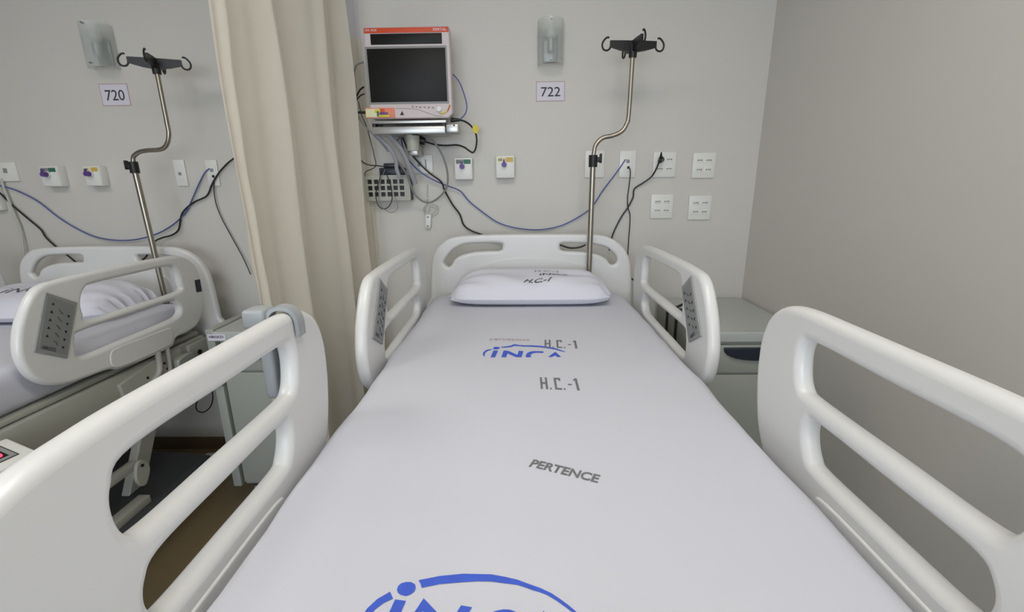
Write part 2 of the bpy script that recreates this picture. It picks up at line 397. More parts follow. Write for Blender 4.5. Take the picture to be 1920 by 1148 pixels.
def bed(cx, dy, dz, ry, label, foot_rails):
    t = thing('hospital_bed', label, 'hospital bed', (cx, 1.2+dy, 0))
    yb = 2.17+dy
    Mh = Matrix(((1, 0, 0, cx-BED_C), (0, 0, 1, yb+.018), (0, 1, 0, dz), (0, 0, 0, 1)))
    ol = [(a, max(b, .80)) for a, b in HB_OUT]
    ol = ol[:1]+ol[1:]
    hb = slab('headboard', ol, (HB_L, HB_R), .018, .014, Mh, M_plast, t, n=5, seg=6)
    Mh2 = Matrix(((1, 0, 0, cx-BED_C), (0, 0, 1, yb+.0005), (0, 1, 0, dz), (0, 0, 0, 1)))
    slab('headboard_inset', HB_ARCH, [], .006, .004, Mh2, M_plast, hb, n=4, seg=3)
    # footboard (below and behind the camera)
    Mf = Matrix(((1, 0, 0, cx-BED_C), (0, 0, 1, .06+dy), (0, 1, 0, dz-.14), (0, 0, 0, 1)))
    slab('footboard', ol, (HB_L, HB_R), .018, .014, Mf, M_plast, t, n=5, seg=4)
    # side rails
    XO = .479
    side_rail(t, 'head', cx+XO, 1, ry, dz); side_rail(t, 'head', cx-XO, -1, ry, dz)
    if foot_rails: side_rail(t, 'foot', cx+XO, 1, 0, 0); side_rail(t, 'foot', cx-XO, -1, 0, 0)
    # deck and side beams
    box('mattress_deck', cx-.44, cx+.44, .14+dy, 2.095+dy, .835+dz, .855+dz, M_frame, t, bev=.006)
    for s in (-1, 1):
        box('side_beam', cx+s*.425, cx+s*.462, .16+dy, 2.1+dy, .71+dz, .832+dz, M_frame, t, bev=.005)
    for yy in (.2, 1.15, 2.05):
        box('cross_member', cx-.424, cx+.424, yy+dy-.03, yy+dy+.03, .73+dz, .80+dz, M_frame, t, bev=.004)
    # rail mechanisms with curved arm and moulded latch
    for s in (-1, 1):
        for y0 in ((1.52,) + ((.38,) if foot_rails else ())):
            xx = cx+s*.468; ya = y0+ry
            mech = slab('rail_bracket', [(ya-.03, .80+dz), (ya-.01, .68+dz), (ya+.13, .67+dz), (ya+.30, .705+dz), (ya+.31, .83+dz), (ya+.14, .83+dz)], [], .008, .002,
                        Matrix(((0, 0, 1, xx), (1, 0, 0, 0), (0, 1, 0, 0), (0, 0, 0, 1))), M_frame, t, n=1, seg=2)
            tube('swing_arm', [(xx+s*.014, ya+.03, .735+dz), (xx+s*.014, ya+.10, .745+dz), (xx+s*.014, ya+.145, .765+dz), (xx+s*.016, ya+.165, .80+dz), (xx+s*.02, ya+.165, .872+dz)], .012, M_frame, mech)
            tube('swing_arm', [(xx+s*.014, ya+.03, .70+dz), (xx+s*.014, ya+.12, .705+dz), (xx+s*.014, ya+.19, .72+dz), (xx+s*.016, ya+.215, .76+dz), (xx+s*.02, ya+.22, .872+dz)], .009, M_frame, mech)
            L = [(ya+.245, .745+dz), (ya+.25, .795+dz), (ya+.34, .80+dz), (ya+.355, .76+dz), (ya+.345, .715+dz), (ya+.30, .693+dz), (ya+.255, .70+dz)]
            slab('release_latch', L, [], .016, .007, Matrix(((0, 0, 1, xx+s*.022), (1, 0, 0, 0), (0, 1, 0, 0), (0, 0, 0, 1))), M_cab, mech, n=3, seg=3)
            for (a, b) in ((.02, .715), (.05, .69), (.20, .80), (.21, .77), (.10, .775)):
                cyl('screw', (xx+s*.004, ya+a, b+dz), (xx+s*.011, ya+a, b+dz), .0055, M_black, mech, seg=12)
            box('pivot_plate', xx-.008, xx+.008, ya+.36, ya+.52, .68+dz, .82+dz, M_frame, t, bev=.004)
            cyl('pivot_bolt', (xx-s*.0, ya+.42, .77+dz), (xx+s*.014, ya+.42, .77+dz), .012, M_black, t, seg=16)
    # lift arms, base and casters
    for s in (-1, 1):
        for yy, sl in ((.55, .28), (1.95, -.28)):
            q = [(yy+dy-.05, .74+dz), (yy+dy+.05, .74+dz), (yy+dy+sl+.045, .22), (yy+dy+sl-.045, .22)]
            slab('lift_arm', q, [], .02, .006, Matrix(((0, 0, 1, cx+s*.33), (1, 0, 0, 0), (0, 1, 0, 0), (0, 0, 0, 1))), M_frame, t, n=1, seg=2)
        # knee lever and pedal bar near the head end
        x1 = cx+s*.45
        slab('lever_plate', [(1.615, .345), (1.63, .395), (1.655, .408), (1.68, .388), (1.688, .345), (1.66, .30), (1.64, .296), (1.625, .31)], [], .007, .003,
             Matrix(((0, 0, 1, x1), (1, 0, 0, 0), (0, 1, 0, 0), (0, 0, 0, 1))), M_frame, t, n=4, seg=2)
        box('lever_bar', x1-.035, x1-.008, 1.38, 1.65, .375, .412, M_frame, t, bev=.004)
        cyl('lever_pin', (x1, 1.652, .386), (x1+s*.012, 1.652, .386), .006, M_black, t, seg=12)
        box('pedal_bar', x1-.03, x1+.02, 1.15, 1.645, .212, .252, M_frame, t, bev=.006)
    cv = [(cx-.48, .35), (cx-.50, 1.0), (cx-.50, 1.84), (cx-.43, 1.96), (cx, 1.98), (cx+.43, 1.96), (cx+.50, 1.84), (cx+.50, 1.0), (cx+.48, .35), (cx, .33)]
    slab('base_cover', cv, [], .075, .03, Matrix(((1, 0, 0, 0), (0, 1, 0, dy), (0, 0, 1, .145), (0, 0, 0, 1))), M_cover, t, n=4, seg=4)
    for sx in (-1, 1):
        for yy in (.32, 2.02):
            c = Vector((cx+sx*.42, yy+dy, .065))
            w = cyl('caster_wheel', c-Vector((.016, 0, 0)), c+Vector((.016, 0, 0)), .065, M_cover, t, seg=28)
            box('caster_fork', c.x-.026, c.x+.026, c.y-.025, c.y+.03, .115, .16, M_frame, w, bev=.005)
    return t
main_bed = bed(BED_C, 0, 0, 0, 'white hospital bed with four raised side rails and a handled headboard, in the foreground', True)
left_bed = bed(-2.030, .05, -.043, .135, 'white hospital bed under the 720 card, partly cut off at the left', False)

# ------------------------------------------------------------------ mattresses with fitted sheets
def wr(x, y, seed=0):
    return (math.sin(x*7+y*3.1+seed)*.35+math.sin(x*2.3-y*5.7+1.3+seed)*.4+math.sin(x*13.1+y*9.7+2.1*seed)*.15)
def mattress(cx, w, y0, y1, z0, z1, label, group_creases):
    t = thing('mattress', label, 'mattress', (cx, (y0+y1)/2, z0))
    hw = w/2; bm = bmesh.new(); yc = (y0+y1)/2; hl = (y1-y0)/2
    nx, ny, nz = 90, 150, 9; rc = .05
    def warp(u, v, zt):   # u,v in -1..1
        return u, v
    rings = []
    # profile from bottom edge up and over towards the centre: inset distances and heights
    prof = [(0.028, 0), (.008, .012), (0, .03), (0, .06), (.0, .09), (.002, (z1-z0)-.035), (.008, (z1-z0)-.016), (.020, (z1-z0)-.005), (.036, z1-z0)]
    def rrect(inset, n=220):
        a = hw-inset; b = hl-inset; r = max(rc-inset*.6, .012); pts = []
        per = [(a-r, b-r, 0), (-(a-r), b-r, PI/2), (-(a-r), -(b-r), PI), (a-r, -(b-r), 1.5*PI)]
        for (px, py, a0) in per:
            for k in range(9):
                an = a0+PI/2*k/8; pts.append((px+r*math.cos(an), py+r*math.sin(an)))
        # densify straight parts
        out = []
        for i, p in enumerate(pts):
            q = pts[(i+1) % len(pts)]; out.append(p)
            d = math.hypot(q[0]-p[0], q[1]-p[1])
            if d > .2:
                k = 60 if abs(q[1]-p[1]) > abs(q[0]-p[0]) else 30
                for j in range(1, k): out.append((p[0]+(q[0]-p[0])*j/k, p[1]+(q[1]-p[1])*j/k))
        return out
    for (ins, h) in prof:
        rg = []
        for (px, py) in rrect(ins):
            wob = .0035*math.sin(py*11+px*3)+.002*math.sin(py*27+1) if .02 < h < (z1-z0)-.01 else 0
            if abs(px) < hw*.8: wob = 0
            rg.append(bm.verts.new((cx+px+(wob if px > 0 else -wob), yc+py, z0+h)))
        rings.append(rg)
    n = len(rings[0])
    for i in range(len(rings)-1):
        for k in range(n): bm.faces.new((rings[i][k], rings[i][(k+1) % n], rings[i+1][(k+1) % n], rings[i+1][k]))
    bm.faces.new(rings[0][::-1])
    # domed, slightly creased top built from shrinking rings
    last = rings[-1]; ins0 = prof[-1][0]
    base = [(v.co.x-cx, v.co.y-yc) for v in last]
    steps = 26
    for s in range(1, steps+1):
        f = s/steps; rg = []
        for (px, py) in base:
            # shrink towards the centre line segment
            sx = px*(1-f); ly = hl-hw
            cyy = max(-ly, min(ly, py)); sy = cyy+(py-cyy)*(1-f)
            e = min(1, f*8)
            x, y = cx+sx, yc+sy
            h = (.0020*wr(x, y, cx)+.0005*math.sin(31*y+4*math.sin(3*x+2*y))*math.sin(5*x+y*2+1))*e+.0015*e
            h += -.0021*math.exp(-((x-(cx-.03)-.006*math.sin(y*5))/.007)**2)*e      # long fold mark
            for (fy, ph) in ((1.245, .4), (.905, 1.2), (.60, 2.2)):
                h += .0020*math.exp(-((y-fy-.006*math.sin(x*6+ph))/.008)**2)*e     # cross fold marks
            rg.append(bm.verts.new((x, y, z1+h)))
        for k in range(n):
            a, b, c, d = last[k], last[(k+1) % n], rg[(k+1) % n], rg[k]
            bm.faces.new((a, b, c, d))
        last = rg
    bmesh.ops.remove_doubles(bm, verts=bm.verts[:], dist=.0008)
    o = from_bm('fitted_sheet', bm, M_sheet, t)
    for p in o.data.polygons: p.use_smooth = True
    return t, o
mat1, sheet1 = mattress(.040, .892, .12, 2.10, .857, 1.0, 'mattress in a taut white fitted sheet with blue hospital logos, on the foreground bed', True)
mat2, sheet2 = mattress(-2.036, .888, .17, 2.145, .815, .958, 'mattress in a plain white sheet on the bed at the left', True)

# prints on the sheet
bv = bvh_of(sheet1)
def flat(pts, name='tmp_print', m=M_blue): return poly(name, [(a, b, 1.01) for a, b in pts], m)
def ell(cx_, cy_, rx, ry, n=24): return [(cx_+rx*math.cos(2*PI*k/n), cy_+ry*math.sin(2*PI*k/n)) for k in range(n)]
def tri_fill(pts): return pts
S1 = [
 [(-0.113,1.2975),(-0.1129,1.3173),(-0.1073,1.3349),(-0.099,1.3437),(-0.0874,1.3453),(-0.0898,1.3381),(-0.0983,1.332),(-0.1044,1.3207),(-0.1071,1.306),(-0.1057,1.2782)],
 [(-0.0856,1.3544),(-0.0826,1.3635),(-0.0754,1.3671),(-0.0676,1.3651),(-0.0637,1.3577),(-0.0656,1.3485),(-0.0736,1.3432),(-0.0817,1.3452)],
 [(-0.0826,1.3335),(-0.0678,1.3324),(-0.0744,1.276),(-0.0882,1.2746)],
 [(-0.0512,1.3339),(-0.0359,1.3283),(-0.0083,1.2941),(-0.0043,1.3304),(0.0098,1.3284),(0.003,1.2764),(-0.013,1.2751),(-0.0386,1.3074),(-0.0417,1.2755),(-0.0562,1.2757)],
 [(0.0162,1.2912),(0.0201,1.3081),(0.0287,1.3193),(0.0429,1.3252),(0.0708,1.3212),(0.0694,1.3073),(0.0517,1.3111),(0.0376,1.3053),(0.0302,1.2926),(0.0328,1.276),(0.0195,1.2729),(0.016,1.2812)],
 [(0.0819,1.2752),(0.1063,1.3179),(0.1204,1.2746),(0.109,1.2747),(0.1035,1.2898),(0.094,1.275)],
 [(-0.0612,1.3659),(-0.0395,1.3721),(-0.0283,1.3794),(-0.0203,1.3907),(-0.0007,1.3827),(0.0316,1.3783),(0.0637,1.3721),(0.0887,1.3604),(0.113,1.3445),(0.1366,1.3174),(0.1339,1.3149),(0.1062,1.3374),(0.0818,1.3505),(0.0599,1.3591),(0.0313,1.3652),(-0.0007,1.3714),(-0.0185,1.3745),(-0.0264,1.3644),(-0.0424,1.3591),(-0.0583,1.3585)]]
o = join_meshes('logo_print', [flat(p) for p in S1], M_blue, sheet1); drape(o, bv)
o['label'] = 'small blue logo reading iNCA with its foot folded away'
S2 = [
 [(-0.1672,0.4675),(-0.1606,0.4573),(-0.1708,0.4507),(-0.1786,0.4415),(-0.1834,0.4298),(-0.1842,0.4179),(-0.1825,0.4075),(-0.1879,0.4075),(-0.1909,0.4218),(-0.1912,0.4338),(-0.1886,0.4432),(-0.1802,0.4566)],
 [(-0.1592,0.4709),(-0.159,0.4763),(-0.156,0.4804),(-0.15,0.4825),(-0.1432,0.4821),(-0.1378,0.4788),(-0.1357,0.4733),(-0.1364,0.4676),(-0.1409,0.463),(-0.1464,0.4614),(-0.1526,0.463),(-0.157,0.4663)],
 [(-0.1578,0.4562),(-0.1437,0.4541),(-0.1497,0.4114),(-0.164,0.4113)],
 [(-0.1226,0.4581),(-0.0859,0.4223),(-0.0748,0.4483),(-0.0609,0.4458),(-0.0772,0.4117),(-0.0888,0.4117),(-0.1206,0.4403),(-0.1273,0.4115),(-0.1398,0.4115)],
 [(-0.0078,0.4401),(-0.0154,0.4428),(-0.0229,0.4432),(-0.0322,0.4409),(-0.0431,0.4354),(-0.0516,0.4254),(-0.054,0.4119),(-0.0433,0.4119),(-0.0403,0.4215),(-0.0317,0.4304),(-0.0189,0.4335),(-0.0078,0.4315)],
 [(0.0031,0.4121),(0.0259,0.4419),(0.0351,0.4123),(0.0244,0.4122),(0.0215,0.4257),(0.0137,0.4122)],
 [(-0.1348,0.4852),(-0.1085,0.4919),(-0.0781,0.4955),(-0.0595,0.4951),(-0.04,0.4946),(-0.0224,0.4907),(-0.0061,0.4863),(0.01,0.4806),(0.0237,0.4738),(0.037,0.4659),(0.0479,0.457),(0.0566,0.449),(0.065,0.44),(0.0713,0.4309),(0.0675,0.4302),(0.0611,0.4385),(0.0526,0.4466),(0.042,0.4559),(0.031,0.4636),(0.0176,0.4708),(-0.0061,0.4784),(-0.0231,0.4808),(-0.0404,0.4836),(-0.0585,0.4838),(-0.0766,0.4825),(-0.1064,0.4793),(-0.1283,0.4736),(-0.1305,0.4792)]]
o = join_meshes('logo_print', [flat(p) for p in S2], M_blue, sheet1); drape(o, bv)
o['label'] = 'large blue logo of a dotted i under an arc'
def sheet_text(name, s, quad, m, par, bvh, weight=.02, shear=0, spacing=1.0, z_=1.01):
    bl, br, tl = [(a, b, z_) for a, b in quad]
    o = text_mesh(name, s, bl, br, tl, m, par, weight=weight, shear=shear, spacing=spacing); drape(o, bvh, sub=.02); return o
STENCIL = [(0, 0, .055, 1), (.13, 0, .185, 1), (.055, .42, .13, .58), (.235, 0, .275, .13), (.36, .0, .415, 1), (.415, 0, .53, .13), (.415, .86, .53, 1), (.48, .74, .53, .86),
    (.575, 0, .615, .13), (.70, .40, .80, .50), (.90, 0, .965, 1), (.86, .78, .90, .90)]
def sheet_stencil(quad, m, par, bvh, z_=1.01, drop=()):
    bl, br, tl = [Vector((a, b, z_)) for a, b in quad]; U = br-bl; V = tl-bl
    L = [poly('tmp', [bl+U*u+V*v for u, v in ((a, b), (c, b), (c, d), (a, d))], m) for a, b, c, d in STENCIL]
    o = join_meshes('stamp_print', L, m, par); drape(o, bvh, sub=.02); return o
sheet_stencil([(0.0758,1.3557),(0.1806,1.3443),(0.0799,1.4312)], M_stamp, sheet1, bv)
sheet_stencil([(0.0505,1.0572),(0.1501,1.0471),(0.051,1.1287)], M_stamp, sheet1, bv)
sheet_text('stamp_print', 'PERTENCE', [(0.0134,0.7323),(0.1344,0.6831),(0.0188,0.7564)], M_stamp, sheet1, bv, .03, .25, 1.0)
sheet_text('stamp_print', 'perceptiva', [(-0.0999,1.4242),(0.0323,1.4164),(-0.1019,1.4563)], M_stampred, sheet1, bv, .0, 0, 1.0)

# ------------------------------------------------------------------ pillows
def pillow(cx, cy, hx, hy, z0, th, tilt, rot, label, seed=0, ruffle=1.0, front=.5):
    bm = bmesh.new(); nu, nv = 72, 36; top, bot = {}, {}
    Mr = Matrix.Translation((cx, cy, z0)) @ Matrix.Rotation(rot, 4, 'Z')
    for i in range(nu+1):
        for j in range(nv+1):
            u = -1+2*i/nu; v = -1+2*j/nv
            pin = 1-.045*(abs(u)**3)*1 ; 
            x = u*hx*(1-.05*(v*v)**2*0); y = v*hy*pin
            # corners pulled in / ears
            x *= 1-.055*abs(v)**6; y *= 1-.11*abs(u)**9
            h = max(0, 1-abs(u)**6)**.5*max(0, 1-abs(v)**(4.5))**.5
            n = .0035*math.sin(9*u+3*v+seed)*h+.003*math.sin(17*u*v+5+seed)*h
            edge = max(abs(u)-.86, 0)/.14
            ruf = ruffle*.006*edge*math.sin(v*22+seed)+ruffle*.004*edge*math.sin(v*37+2)
            zz = th*h*(.94+tilt*v)+n+.004+ruf*.8
            zb = .032*(1-h)*(front*2)+max(0, ruf)*.3
            tpt = Mr @ Vector((x+ruf, y, max(zz, zb+.002))); bpt = Mr @ Vector((x+ruf, y, zb))
            top[i, j] = bm.verts.new(tpt)
            bot[i, j] = top[i, j] if (i in (0, nu) or j in (0, nv)) else bm.verts.new(bpt)
    for i in range(nu):
        for j in range(nv):
            bm.faces.new((top[i, j], top[i+1, j], top[i+1, j+1], top[i, j+1]))
            f = (bot[i, j], bot[i, j+1], bot[i+1, j+1], bot[i+1, j])
            if len(set(f)) >= 3:
                try: bm.faces.new(f)
                except ValueError: pass
    o = from_bm('pillow', bm, M_pillow)
    for p in o.data.polygons: p.use_smooth = True
    return tag(o, label, 'pillow')
pil = pillow(.042, 1.960, .335, .140, 1.004, .122, .14, -.02, 'white pillow with stamped lettering in front of the headboard of the foreground bed')
bp = bvh_of(pil)
def pil_quad(p, s, name, m, w, sh=0):
    o = text_mesh(name, s, *[(a, b, 1.3) for a, b in p], m, pil, weight=w, shear=sh); drape(o, bp, lift=.0009, sub=.012); return o
pil_quad([(.015, 1.868), (.125, 1.863), (.027, 1.898)], 'H.C.-1', 'stamp_print', M_stampd, .03, .15)
pil_quad([(.083, 1.925), (.210, 1.920), (.087, 1.950)], 'iNCA', 'logo_print', M_stampd, .02)
pil_quad([(.065, 1.970), (.165, 1.968), (.067, 1.990)], 'H.C.-1', 'stamp_print', M_stamp, .0)
o = box('care_tag', .080, .112, 1.852, 1.858, 1.018, 1.027, M_pillow, pil, bev=.001)
pil2 = pillow(-2.05, 1.94, .34, .19, .962, .125, .12, .03, 'white pillow at the head of the left bed', 2.0, 1.1)
bp2 = bvh_of(pil2)
o = text_mesh('logo_print', 'iNCA', (-2.20, 1.86, 1.3), (-1.98, 1.87, 1.3), (-2.20, 1.92, 1.3), M_stampd, pil2, weight=.0); drape(o, bp2, lift=.0009, sub=.012)

# ------------------------------------------------------------------ IV poles
def iv_pole(low, joint, rod, top, label, tw=1.0, ang=0.0):
    t = thing('iv_pole', label, 'iv pole', low)
    cyl('lower_tube', low, joint, .0125, M_metal, t)
    pts = catmull(rod, False, 8)
    bm = bmesh.new(); tube_bm(bm, [joint]+pts, .0095, 16); from_bm('upper_rod', bm, M_metal, t)
    j = Vector(joint)
    cl = cyl('clamp', j-Vector((0, 0, .03)), j+Vector((0, 0, .02)), .019, M_black, t)
    s = tw
    box('clamp_knob', j.x+s*.016, j.x+s*.032, j.y-.009, j.y+.009, j.z-.010, j.z+.012, M_black, cl, bev=.003)
    box('knob_wing', j.x+s*.028, j.x+s*.038, j.y-.009, j.y+.009, j.z-.014, j.z+.026, M_black, cl, bev=.003)
    c = Vector(top); R = Matrix.Translation(c) @ Matrix.Rotation(ang, 4, 'Z')
    bm = bmesh.new(); cyl_bm(bm, (0, 0, -.032), (0, 0, .012), .016, .018); bm.transform(R); hub = from_bm('hook_hub', bm, M_black, t)
    # four tapered arms, each ending in an open hook
    for k in range(4):
        a = k*PI/2; RR = R @ Matrix.Rotation(a, 4, 'Z')
        bm = bmesh.new()
        prof = [(.008, -.012, .030), (.05, -.006, .030), (.098, .006, .030)]
        vs = []
        for (x, zl, zh) in prof:
            w = .008 if x < .06 else .005
            vs.append([bm.verts.new((x, -w, zl)), bm.verts.new((x, w, zl)), bm.verts.new((x, w, zh)), bm.verts.new((x, -w, zh))])
        for i in range(2):
            for q in range(4): bm.faces.new((vs[i][q], vs[i][(q+1) % 4], vs[i+1][(q+1) % 4], vs[i+1][q]))
        bm.faces.new(vs[0][::-1]); bm.faces.new(vs[-1])
        hk = [(.095, 0, .012), (.100, 0, -.001), (.112, 0, -.007), (.125, 0, -.003), (.131, 0, .010), (.129, 0, .023), (.121, 0, .034), (.112, 0, .041), (.103, 0, .041)]
        tube_bm(bm, catmull(hk, False, 5), .0038, 10)
        bm.transform(RR)
        from_bm('hook_arm', bm, M_black, hub)
    return t
P1 = [(0.3205,2.12,1.0686),(0.3254,2.12,1.5919),(0.327,2.12,1.6141),(0.3349,2.12,1.6537),(0.3638,2.12,1.6817),(0.4094,2.12,1.6919),(0.4453,2.12,1.7088),(0.4643,2.12,1.7386),(0.4711,2.12,1.7812),(0.4756,2.12,2.0271)]
iv_pole((P1[0][0], 2.12, .75), P1[1], P1[2:], P1[-1], 'steel iv pole with black four-armed hook, fixed to the head of the foreground bed', 1, .12)
P2 = [(-1.7296,2.165,1.0039),(-1.7516,2.165,1.5923),(-1.7493,2.165,1.6132),(-1.7416,2.165,1.6361),(-1.7106,2.165,1.6541),(-1.6702,2.165,1.6604),(-1.6235,2.165,1.6621),(-1.592,2.165,1.6731),(-1.5723,2.165,1.6978),(-1.5617,2.165,1.7314),(-1.5607,2.165,1.7648),(-1.5622,2.165,2.0041)]
tx = P2[1][0]
iv_pole((P2[0][0], 2.165, .72), P2[1], P2[2:], P2[-1], 'steel iv pole with black four-armed hook, standing at the left bed under the 720 card', -1, .38)

# ------------------------------------------------------------------ privacy curtain
def curtain(label, y0, y1, x0, x1, folds, amp0, zsplit, ns):
    t = thing('privacy_curtain', label, 'curtain', ((x0+x1)/2, (y0+y1)/2, 0))
    def line(s, z):
        k = (2.75-z)/2.35
        y = y0+(y1-y0)*s; x = x0+(x1-x0)*s
        amp = amp0*(.75+.45*k); ph = 2*PI*folds*s+.9*math.sin(5.1*s+.4)
        sn = math.sin(ph); sharp = sn*(1-.18*abs(sn))
        x += amp*sharp+.30*amp*math.sin(2.6*ph+1.0)+.006*math.sin(2.3*ph+1.1*k+.6)*k+.004*math.sin(6*z+9*s)*(amp0/.03)
        # wavy pinched seam near the leading edge
        x -= .012*math.exp(-((s-.13-.006*math.sin(11*z))/.016)**2)*(1 if folds > 2 else 0)
        x += .0035*math.sin(23*z+5*s)*math.exp(-((s-.15)/.07)**2)*(1 if folds > 2 else 0)
        y += amp*.55*math.cos(ph)+.010*math.sin(3*z+8*s)*(amp0/.03)
        return x, y
    for nm, za, zb, m in (('cloth', .42, zsplit, M_curt), ('mesh_top', zsplit, 2.80, M_mesh)):
        bm = bmesh.new(); nz = 40; g = {}
        for i in range(ns+1):
            for j in range(nz+1):
                z = za+(zb-za)*j/nz; x, y = line(i/ns, z); g[i, j] = bm.verts.new((x, y, z))
        for i in range(ns):
            for j in range(nz): bm.faces.new((g[i, j], g[i+1, j], g[i+1, j+1], g[i, j+1]))
        bmesh.ops.solidify(bm, geom=bm.faces[:], thickness=.0015)
        from_bm(nm, bm, m, t)
    return t
curtain('cream privacy curtain hanging in deep folds between the two beds', 1.43, 2.17, -.876, -.746, 3.2, .034, 2.45, 260)
curtain('narrow end strip of cream curtain with pale net top, next to the monitor', 2.25, 2.37, -.795, -.735, 1.2, .012, 2.15, 50)
tr_ = box('curtain_track', -.90, -.87, -1.2, 2.39, CEIL-.045, CEIL, M_alu, bev=.004); tag(tr_, 'aluminium curtain track on the ceiling between the beds', 'curtain track')

# ------------------------------------------------------------------ wall fixtures
W = WALL_Y
def plate(name, label, cat, a, b, th=.008, group=None, m=None):
    """a = (x,z) top-left, b = (x,z) bottom-right on the wall"""
    t = thing(name, label, cat, ((a[0]+b[0])/2, W, (a[1]+b[1])/2), group)
    box('plate', a[0], b[0], W-th, W, b[1], a[1], m or M_plast2, t, bev=.003)
    return t
# four-way sockets: one is built, the others are copies
def quad_socket(c, label):
    t = thing('wall_socket', label, 'wall socket', (c[0], W, c[1]), 'four-way wall sockets right of the iv pole')
    box('plate', c[0]-.056, c[0]+.056, W-.010, W, c[1]-.060, c[1]+.060, M_plast2, t, bev=.003)
    for sx in (-1, 1):
        for sz in (-1, 1):
            x, z = c[0]+sx*.022, c[1]+sz*.022+.003
            s = box('socket', x-.017, x+.017, W-.0115, W-.009, z-.011, z+.011, M_plast2, t, bev=.001)
            for d in (-.009, 0, .009):
                box('pin_hole', x+d-.0022, x+d+.0022, W-.0122, W-.0112, z-.0035+(0.001 if d == 0 else 0), z+.0025, M_print, s, bev=0)
    return t
q = [(0.7201,1.5768),(0.9138,1.5706),(0.7214,1.3749),(0.9131,1.3661)]
s0 = quad_socket(q[0], 'four-way white wall socket holding the black plug')
for c, lab in zip(q[1:], ('four-way white wall socket, upper right one of the block of four', 'four-way white wall socket directly below the plugged one',
                          'four-way white wall socket, lower right one of the block of four')):
    k = copy_tree(s0, (c[0]-q[0][0], 0, c[1]-q[0][1])); k['label'] = lab
def slim_plate(name, label, cat, px, extra):
    a, b = px
    t = plate(name, label, cat, a, b, .009); cx, cz = (a[0]+b[0])/2, (a[1]+b[1])/2
    ins = box('insert', cx-.02, cx+.02, W-.0105, W-.0085, cz-.036, cz+.036, M_plast2, t, bev=.001)
    if extra == 'switch': box('rocker', cx-.007, cx+.007, W-.0135, W-.0100, cz-.011, cz+.004, M_panel, ins, bev=.001)
    else:
        box('data_jack', cx-.008, cx+.008, W-.013, W-.0100, cz+.006, cz+.022, M_panel, ins, bev=.001)
        box('phone_jack', cx-.002, cx+.010, W-.013, W-.0100, cz-.022, cz-.010, M_black, ins, bev=.001)
    return t
slim_plate('wall_switch', 'narrow white wall switch partly behind the iv pole of bed 722', 'switch', [(0.3276,1.6472),(0.4244,1.5192)], 'switch')
slim_plate('data_outlet', 'narrow white data outlet with blue and black cables, right of the 722 iv pole', 'data outlet', [(0.4981,1.645),(0.5786,1.5174)], 'data')
slim_plate('wall_switch', 'narrow white wall switch between the left iv pole and the data outlet', 'switch', [(-1.7342,1.6306),(-1.6778,1.5029)], 'switch')
slim_plate('data_outlet', 'narrow white data outlet beside the curtain, at the left bay', 'data outlet', [(-1.572,1.6285),(-1.5135,1.5009)], 'data')
t = plate('wall_switch', 'wide white wall plate at the left edge above the left bed', 'switch', *[(-2.6824,1.6297),(-2.5393,1.5368)], th=.012)
c = [(-2.5927,1.5897)][0]
box('rocker', c[0]-.008, c[0]+.008, W-.017, W-.011, c[1]-.011, c[1]+.011, M_panel, t, bev=.001)
t = plate('wall_switch', 'wide white wall plate behind the cables under the monitor', 'switch', *[(-0.5425,1.6383),(-0.4278,1.5502)], th=.010)
c = [(-0.4948,1.5946),(-0.4627,1.5942)]
box('rocker', c[0][0]-.007, c[0][0]+.007, W-.014, W-.009, c[0][1]-.010, c[0][1]+.010, M_panel, t, bev=.001)
box('slot', c[1][0]-.003, c[1][0]+.003, W-.012, W-.009, c[1][1]-.020, c[1][1]+.022, M_panel, t, bev=.0005)
a, b = [(-2.7379,1.5234),(-2.6488,1.3939)]
t = thing('wall_box', 'white surface-mounted wall box at the left edge below the wide plate', 'wall box', (a[0], W, b[1]))
box('housing', a[0], b[0], W-.03, W, b[1], a[1], M_plast2, t, bev=.004); box('lid', a[0]+.008, b[0]-.008, W-.034, W-.029, b[1]+.01, a[1]-.01, M_plast2, t, bev=.002)

def gas_outlet(quad, mlab, label, word):
    a, b = quad; y1 = W-.045
    t = thing('gas_outlet', label, 'gas outlet', ((a[0]+b[0])/2, W, b[1]))
    w = b[0]-a[0]; h = a[1]-b[1]
    box('housing', a[0], b[0], y1, W, b[1], a[1], M_plast2, t, bev=.004)
    f = box('face_plate', a[0]+.003, b[0]-.003, y1-.003, y1+.001, b[1]+.003, a[1]-.003, M_plast2, t, bev=.001)
    l = box('label_strip', a[0]+w*.10, b[0]-w*.08, y1-.0042, y1-.0028, a[1]-h*.28, a[1]-h*.08, M_cream if mlab is M_gold else M_panel, f, bev=0)
    box('colour_band', a[0]+w*.55, b[0]-w*.08, y1-.005, y1-.004, a[1]-h*.28, a[1]-h*.08, mlab, l, bev=0)
    text_mesh('strip_lettering', word, (a[0]+w*.13, y1-.0046, a[1]-h*.24), (a[0]+w*.36, y1-.0046, a[1]-h*.24), (a[0]+w*.13, y1-.0046, a[1]-h*.12), M_ink, l, weight=.02)
    c = Vector((a[0]+w*.45, y1, a[1]-h*.40))
    v = cyl('outlet_valve', c, c-Vector((0, .012, 0)), .016, M_plast2, f, seg=28)
    k = cyl('purple_cap', c-Vector((0, .012, 0)), c-Vector((0, .034, 0)), .0125, M_purple, t, r1=.011, seg=24)
    k['label'] = 'purple cap'
    box('cap_tab', c.x-.004, c.x+.004, c.y-.034, c.y-.026, c.z+.008, c.z+.024, M_purple, k, bev=.001)
    return t
gas_outlet([(-0.3159,1.6203),(-0.2284,1.5165)], M_green, 'square gas outlet with green strip and purple cap, right of the monitor cables', 'O2')
gas_outlet([(-0.113,1.6276),(-0.0208,1.5216)], M_gold, 'square gas outlet with yellow strip and purple cap, left of the 722 iv pole', 'AR')
